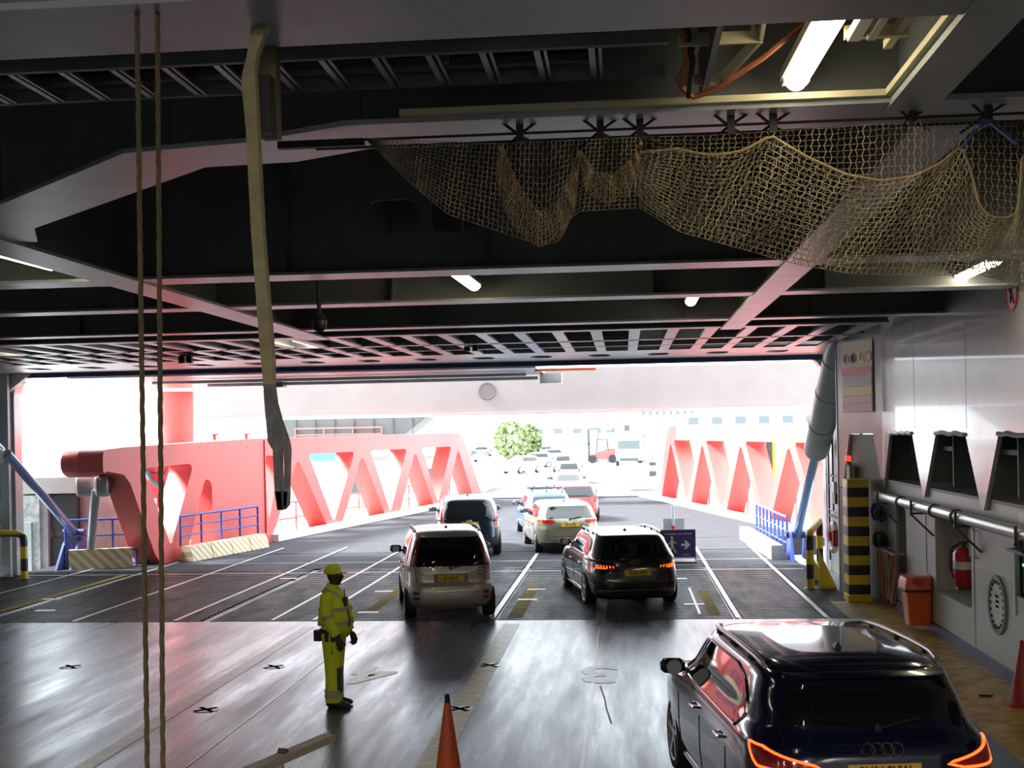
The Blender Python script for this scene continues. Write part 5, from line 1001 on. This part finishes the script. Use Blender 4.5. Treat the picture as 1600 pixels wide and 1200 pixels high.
for y, x, hh, l in ((19.95, 5.22, .62, 'red fire extinguisher in the wall pocket, the nearer one'), (20.45, 5.32, .55, 'red fire extinguisher in the wall pocket, behind the nearer one')):
    t = thing('fire_extinguisher', l, 'fire extinguisher', (x, y, .95), 0, 'extinguishers in the wall pocket')
    obj('bottle', MB().lathe((0, 0, 0), (0, 0, 1), [(0, .0), (0, .13), (.03, .15), (hh-.1, .15), (hh-.02, .09), (hh, .04), (hh+.03, .035), (hh+.03, 0)], 24), M['redd'], t, smooth=50); obj('label_band', MB().lathe((0, 0, hh*.45), (0, 0, 1), [(0, .15), (0, .153), (.12, .153), (.12, .15)], 24), M['white'] if y < 20 else M['redd'], t)
    obj('valve', MB().bar((-.1, 0, hh+.06), (.08, 0, hh+.08), .03, .03).cyl((0, 0, hh), (0, 0, hh+.07), .03, 10).lathe((-.02, -.04, hh+.02), (0, -1, 0), [(0, .03), (.02, .03), (.02, 0)], 10), M['dsteel'], t); obj('discharge_hose', MB().tube([(-.06, 0, hh+.05), (-.18, -.03, hh), (-.2, -.05, hh*.5), (-.17, -.05, .15)], .014, 6), M['black'], t)
    obj('wall_shelf', MB().box(-.12, XW+.75-x, -.12, .12, -.04, 0).box(XW+.7-x, XW+.75-x, -.12, .12, -.23, 0), M['dsteel'], t)
t = thing('inspection_cover', 'round cover plate ringed with bolts, low on the right wall', 'cover', pX(1560, 945, XW)); mb = MB(); rr = .36
obj('cover_plate', MB().plate(D(rr), [], wf, -.004, .012), M['offwhite'], t); obj('cover_rim', MB().plate(D(rr+.05), [D(rr)], wf, -.004, .03), M['recess'], t)
for k in range(20): mb.lathe(wf(rr*.88*math.cos(k*.314), rr*.88*math.sin(k*.314), .01), (-1, 0, 0), [(0, .022), (.02, .022), (.02, 0)], 8)
obj('bolt_circle', mb, M['ink'], t); 
for z, s_ in ((.12, 'KEEP'), (.05, 'CLEAR'), (-.02, 'TANK')): pass
obj('stencil_mark', MB().box(-.016, -.014, -.08, .1, .1, .13).box(-.016, -.014, -.08, .08, .03, .06).box(-.016, -.014, -.06, .08, -.04, -.01), M['signpink'], t)
t = thing('control_panel', 'dark control box with blue hood and green lights at the right edge', 'control panel', (5.17, 16.4, 1.25))
obj('cabinet', MB().box(.0, .28, -.5, .5, 0, .82), M['dark'], t); obj('hood', MB().box(-.2, .1, -.52, .52, .56, .60), M['navy'], t); obj('indicator', MB().box(-.012, 0, .42, .46, .36, .39).box(-.012, 0, .34, .39, .35, .40), M['ledgreen'], t)
obj('gauge_plate', MB().box(-.01, 0, -.1, .24, .42, .5).box(-.01, 0, -.1, .2, .18, .3), M['lampbody'], t); obj('lower_panel', MB().box(-.02, 0, -.3, .3, .0, .14), M['navy'], t)
p = pX(1598, 815, XW); t = thing('wall_label', 'small white label plate above the control box', 'label plate', p); obj('plate', MB().box(-.02, 0, -.2, .1, -.12, .12), M['white'], t)
t = thing('grab_handles', 'pair of short upright grab bars on the right wall below the pipe', 'grab bars', (XW, 18.75, 1.72))
for y in (0, .22): obj('grab_bar', MB().tube([(0, y, -.2), (-.06, y, -.2), (-.06, y, .2), (0, y, .2)], .014, 6), M['offwhite'], t)
p = pX(1506, 830, XW+.0); 
# traffic cones
def cone(label, loc, h, m, tipm=None, rb=.14):
    t = thing('traffic_cone', label, 'traffic cone', loc); obj('cone_body', MB().lathe((0, 0, .03), (0, 0, 1), [(0, rb), (h*.86, .032), (h*.86, 0)], 28), m, t, smooth=50)
    obj('cone_base', MB().rings([[Vector((x, y, z)) for x, y in rpoly([(-rb-.05, -rb-.05), (rb+.05, -rb-.05), (rb+.05, rb+.05), (-rb-.05, rb+.05)], .05)] for z in (0, .035)]), m, t)
    obj('cone_tip', MB().lathe((0, 0, .03+h*.86), (0, 0, 1), [(0, .03), (h*.10, .024), (h*.11, .0)], 16), tipm or m, t); return t
cone('orange traffic cone with black tip, cut by the bottom picture edge', (-1.83, 12.5, 0), .86, M['orange'], M['black'])
cone('dark red traffic cone on the yellow walkway against the right wall', (4.84, 15.9, 0), .80, mat('faded_red_plastic', (.40, .03, .03), .45), rb=.16)
# foreground timber barrier
a = pZ(392, 1205, 1.0); b = pZ(515, 1152, 1.0); d = (b-a).normalized(); t = thing('timber_rail', 'weathered timber rail on short posts at the bottom left of centre', 'timber rail', (b.x, b.y, 0))
obj('rail_beam', MB().bar(a-d*1.2, b, .11, .06), M['wood'], t); q = pZ(435, 1190, 1.0); 
for c in (q, q-d*1.2): obj('post', MB().bar(Vector((c.x, c.y, 0)), c-Vector((0, 0, .03)), .07, .07), M['wood'], t)
obj('peg', MB().bar(q+d*.0+Vector((-.02, .10, -.03)), q+d*.05+Vector((-.02, .12, .05)), .07, .05), mat('dark_timber', (.12, .09, .06), .8), t); relink(t)
# small hook of rope on the walkway
p = pZ(1540, 1090); t = thing('deck_hook', 'small dark hook lying on the yellow walkway beside the blue car', 'hook', (p.x, p.y, .012)); obj('hook_body', MB().tube([(-.08, 0, .014), (0, .02, .014), (.05, -.02, .014), (.09, .02, .014)], .013, 6), M['ink'], t)
# passenger direction sign ahead of the grey estate
p = pZ(1052, 884); t = thing('direction_sign', 'purple free standing sign with walking figure and arrow to the right', 'sign', (1.35, 32.9, 0), R(3))
bw, z0, z1 = .44, .12, .82
obj('panel', MB().box(-bw, bw, -.02, .02, z0, z1), M['signblue'], t); obj('frame', MB().box(-bw-.02, bw+.02, -.015, .03, z1, z1+.03).box(bw, bw+.02, -.015, .03, 0, z1).box(-bw-.02, -bw, -.015, .03, 0, z1).box(-bw-.02, bw+.02, -.3, .3, 0, .03), M['dsteel'], t)
sf = lambda x, y, k: Vector((x, -.021-k*.3, z0+y))
text('lettering', 'Foot passengers please disembark', .055, lambda x, y, k: sf(x, y+.62, k), M['cream'], t, sx=.95); text('lettering', 'on foot', .06, lambda x, y, k: sf(x+.2, y+.07, k), M['cream'], t)
obj('arrow', MB().plate([(.08, .30), (.2, .30), (.16, .22), (.21, .22), (.32, .33), (.21, .44), (.16, .44), (.2, .36), (.08, .36)], [], lambda a, b, k: sf(a, b, k), .0, .01), M['cream'], t)
fm = MB().lathe(sf(-.16, .52, 0), (0, -1, 0), [(0, .035), (.004, .035), (.004, 0)], 16); 
for a, b, w in (((-.16, .47), (-.15, .28), .07), ((-.15, .3), (-.22, .12), .035), ((-.15, .3), (-.06, .12), .035), ((-.15, .44), (-.04, .36), .028), ((-.16, .44), (-.24, .34), .028)): fm.bar(sf(*a, .01), sf(*b, .01), w, .004, up=(0, 1, 0))
obj('walking_figure', fm, M['cream'], t)
t = thing('marker_post', 'white marker post with red sleeve and board, behind the purple sign', 'marker post', (1.3, 34.6, 0))
obj('post', MB().cyl((0, 0, 0), (0, 0, 1.35), .035, 12), M['white'], t); obj('board', MB().box(-.27, .3, .03, .05, .45, 1.02), M['white'], t); obj('red_sleeve', MB().lathe((0, 0, .5), (0, 0, 1), [(0, .05), (.32, .045), (.32, 0)], 12), M['signred'], t); obj('foot', MB().box(-.25, .25, -.2, .2, 0, .06), M['dsteel'], t)
# ================================================================== the deck hand
P0 = Vector((-3.78, 15.85, 0)); t = thing('person', 'person in yellow hi-vis jacket, trousers and cap standing facing right', 'person', P0, R(-8))
# local frame: faces +x, right side of the body towards -y
def solid(name, chains, m, vox=.014, sm=3, parent=t):
    mb = MB()
    for c in chains:
        rg = []
        n = 20
        for i, (p, rx, ry, *rest) in enumerate(c):   # ring centre, radius along x, radius across
            p = Vector(p); q = Vector(c[min(i+1, len(c)-1)][0]); o = Vector(c[max(i-1, 0)][0]); d = (q-o).normalized()
            x = Vector((1, 0, 0)); x = (x-d*x.dot(d)); x = x.normalized() if x.length > .3 else Vector((0, 0, 1)); y = d.cross(x).normalized()
            rg.append([p+x*rx*math.cos(2*math.pi*k/n)+y*ry*math.sin(2*math.pi*k/n) for k in range(n)])
        mb.rings(rg)
    o = obj(name, mb, m, parent, smooth=80); r_ = o.modifiers.new('r', 'REMESH'); r_.mode = 'VOXEL'; r_.voxel_size = vox; r_.use_smooth_shade = True
    if sm: s_ = o.modifiers.new('s', 'SMOOTH'); s_.iterations = sm; s_.factor = .5
    return bake(o)
leg = lambda y, dx, ex: [((dx+.02, y, .92), .115, .10), ((dx+.02, y, .75), .105, .10), ((dx+.015, y, .55), .088, .085), ((dx-.01, y, .38), .082, .078), ((dx-.02, y, .2), .080, .076), ((dx-.02, y, .09), .083, .08)]
hand = [((.17, -.25, .88), .034, .022), ((.18, -.25, .84), .043, .022), ((.19, -.245, .80), .043, .021)]
bodyc = [[((0, 0, .88), .13, .15), ((0, 0, 1.0), .15, .17), ((.02, 0, 1.2), .15, .17), ((0, 0, 1.4), .12, .19), ((-.01, 0, 1.5), .07, .1), ((0, 0, 1.56), .055, .055), ((.015, 0, 1.62), .06, .055)],
 [((.02, 0, 1.575), .055, .05), ((.03, 0, 1.61), .085, .062), ((.025, 0, 1.66), .098, .072), ((.015, 0, 1.71), .10, .076), ((.0, 0, 1.76), .092, .074), ((0, 0, 1.80), .06, .05)],
 [((.115, 0, 1.645), .018, .012), ((.135, 0, 1.665), .02, .015), ((.12, 0, 1.695), .012, .01)],                       # nose
 [((.105, 0, 1.615), .016, .022), ((.11, 0, 1.60), .015, .02)], [((.09, 0, 1.575), .025, .022), ((.09, 0, 1.565), .02, .02)],  # lips, chin
 [((.0, -.075, 1.65), .018, .01), ((.0, -.082, 1.67), .022, .012), ((-.005, -.078, 1.70), .018, .01)], [((.0, .075, 1.65), .018, .01), ((.0, .082, 1.67), .022, .012), ((-.005, .078, 1.70), .018, .01)]]
for sg in (-1, 1):
    bodyc.append([((-.01, sg*.2, 1.42), .06, .055), ((0, sg*.235, 1.2), .045, .043), ((.05, sg*.25, 1.05), .038, .036), ((.14, sg*.25, .91), .028, .026)])
    ll = leg(sg*.095, .0, 0); bodyc.append([(p, rx*.75, ry*.75) for p, rx, ry in ll])
solid('body', bodyc, M['skin'], .011, 2)
def fingers(sg):
    ch = [[((.145, sg*.25, .915), .032, .026), ((.165, sg*.252, .875), .045, .024), ((.18, sg*.252, .825), .046, .022)]]
    for k, L in enumerate((.072, .082, .077, .06)):
        x = .215-k*.023; ch.append([((x-.01, sg*.252, .835), .0105, .011), ((x, sg*.250, .835-L*.5), .0100, .0105), ((x-.008, sg*.240, .835-L*.85), .0095, .010), ((x-.022, sg*.225, .835-L*1.05), .008, .008)])
    ch.append([((.195, sg*.24, .87), .014, .014), ((.225, sg*.225, .845), .012, .013), ((.235, sg*.212, .81), .010, .011)])
    return ch
solid('glove', fingers(-1), M['glove'], .007, 1); solid('glove', fingers(1), M['glove'], .007, 1)
tr = []
for sg, dx in ((-1, .02), (1, -.03)):
    tr.append([((.0, sg*.07, 1.02), .15, .12), ((dx*.3, sg*.085, .92), .145, .125), ((dx*.5, sg*.095, .75), .125, .115), ((dx*.8, sg*.10, .55), .112, .10), ((dx, sg*.10, .38), .105, .098), ((dx, sg*.10, .28), .11, .10), ((dx, sg*.10, .2), .10, .095), ((dx, sg*.10, .09), .112, .105), ((dx, sg*.10, .07), .112, .105)])
tro = solid('trousers', tr, M['hivis'], .014, 3)
for z0 in (.19, .13): obj('reflective_band', MB().lathe((.02, -.10, z0), (0, 0, 1), [(0, .10), (0, .118), (.045, .118), (.045, .10)], 24), M['reflect'], tro)
obj('knee_patch', MB().rings([[Vector((x, y, z)) for x, y in ((.095, -.17), (.135, -.15), (.14, -.06), (.10, -.05))] for z in (.2, .35, .52)]), M['plastic'], tro)
obj('pocket_stain', MB().rings([[Vector((x, y, z)) for x, y in ((.0, -.20), (.05, -.205), (.05, -.19), (.0, -.19))] for z in (.70, .80)]), M['ink'], tro)
jk = solid('jacket', [[((.0, 0, .98), .205, .21), ((.02, 0, 1.02), .225, .22), ((.035, 0, 1.15), .235, .225), ((.02, 0, 1.3), .205, .225), ((-.015, 0, 1.42), .155, .215), ((-.02, 0, 1.49), .115, .15), ((-.005, 0, 1.55), .082, .085), ((0, 0, 1.575), .078, .078)],
  [((-.02, -.17, 1.45), .085, .08), ((-.01, -.225, 1.36), .088, .075), ((.0, -.245, 1.22), .078, .068), ((.05, -.255, 1.08), .07, .062), ((.13, -.25, .94), .062, .052)],
  [((-.02, .17, 1.45), .085, .08), ((-.01, .225, 1.36), .088, .075), ((.0, .245, 1.22), .078, .068), ((.05, .255, 1.08), .07, .062), ((.13, .25, .94), .062, .052)]], M['hivis'], .013, 3)
def band(z, rx, ry, cx, h=.045, m=M['reflect']): return MB().rings([[Vector((cx+rx*math.cos(k*.2618), ry*math.sin(k*.2618), zz+.012*math.cos(k*.2618))) for k in range(24)] for zz in (z, z+h)])
obj('reflective_band', band(1.06, .238, .231, .028), M['reflect'], jk); obj('reflective_band', band(1.24, .224, .231, .028), M['reflect'], jk)
for sg in (-1, 1): obj('reflective_band', MB().cone((.03, sg*.25, 1.155), (.01, sg*.247, 1.20), .078, .081, 20), M['reflect'], jk)
obj('reflective_band', MB().tube([(-.10, -.13, 1.49), (-.02, -.15, 1.525), (.08, -.13, 1.47), (.13, -.12, 1.38)], .018, 6), M['reflect'], jk)
obj('radio', MB().box(.17, .22, -.12, -.06, 1.3, 1.42).cyl((.19, -.1, 1.42), (.19, -.1, 1.52), .008, 6).tube([(.21, -.09, 1.3), (.26, -.1, 1.15), (.25, -.11, 1.04)], .01, 6), M['black'], jk)
obj('belt', band(.965, .185, .205, .0, .05), M['black'], tro)
for x, y, w in ((.06, -.20, .05), (-.02, -.205, .05), (.12, -.17, .04)): obj('belt_pouch', MB().rings([[Vector((x+a*w, y+b*.03, z)) for a, b in ((-.5, -.5), (.5, -.5), (.5, .5), (-.5, .5))] for z in (.86, .98)]), M['black'], tro)
obj('belt_pouch', MB().rings([[Vector((-.20+a, y, z)) for a, y in ((-.05, -.08), (.04, -.08), (.04, .03), (-.05, .03))] for z in (.84, .98)]), M['black'], tro)
cap = solid('cap', [[((-.005, 0, 1.705), .118, .088), ((-.005, 0, 1.75), .115, .09), ((-.01, 0, 1.79), .10, .082), ((-.015, 0, 1.82), .065, .055), ((-.015, 0, 1.825), .02, .02)]], M['hivis'], .01, 2)
obj('cap_peak', MB().rings([[Vector((x, y, z-.06*(x-.08))) for x, y in rpoly([(.08, -.075), (.17, -.065), (.195, 0), (.17, .065), (.08, .075)], .02)] for z in (1.715, 1.727)]), M['hivis'], cap)
obj('eye', MB().lathe((.098, -.032, 1.685), (1, -.3, 0), [(0, .012), (.008, .008), (.01, 0)], 10).lathe((.098, .032, 1.685), (1, .3, 0), [(0, .012), (.008, .008), (.01, 0)], 10), M['white'], t)
for sg, dx in ((-1, .02), (1, -.03)):
    solid('boot', [[((dx-.09, sg*.10, .05), .012, .04), ((dx-.08, sg*.10, .05), .05, .045), ((dx+.0, sg*.10, .055), .058, .052), ((dx+.1, sg*.105, .045), .05, .05), ((dx+.19, sg*.11, .035), .035, .05), ((dx+.225, sg*.11, .03), .02, .035)], [((dx-.02, sg*.10, .03), .09, .05), ((dx-.02, sg*.10, .15), .062, .056)]], M['bootm'], .01, 2)
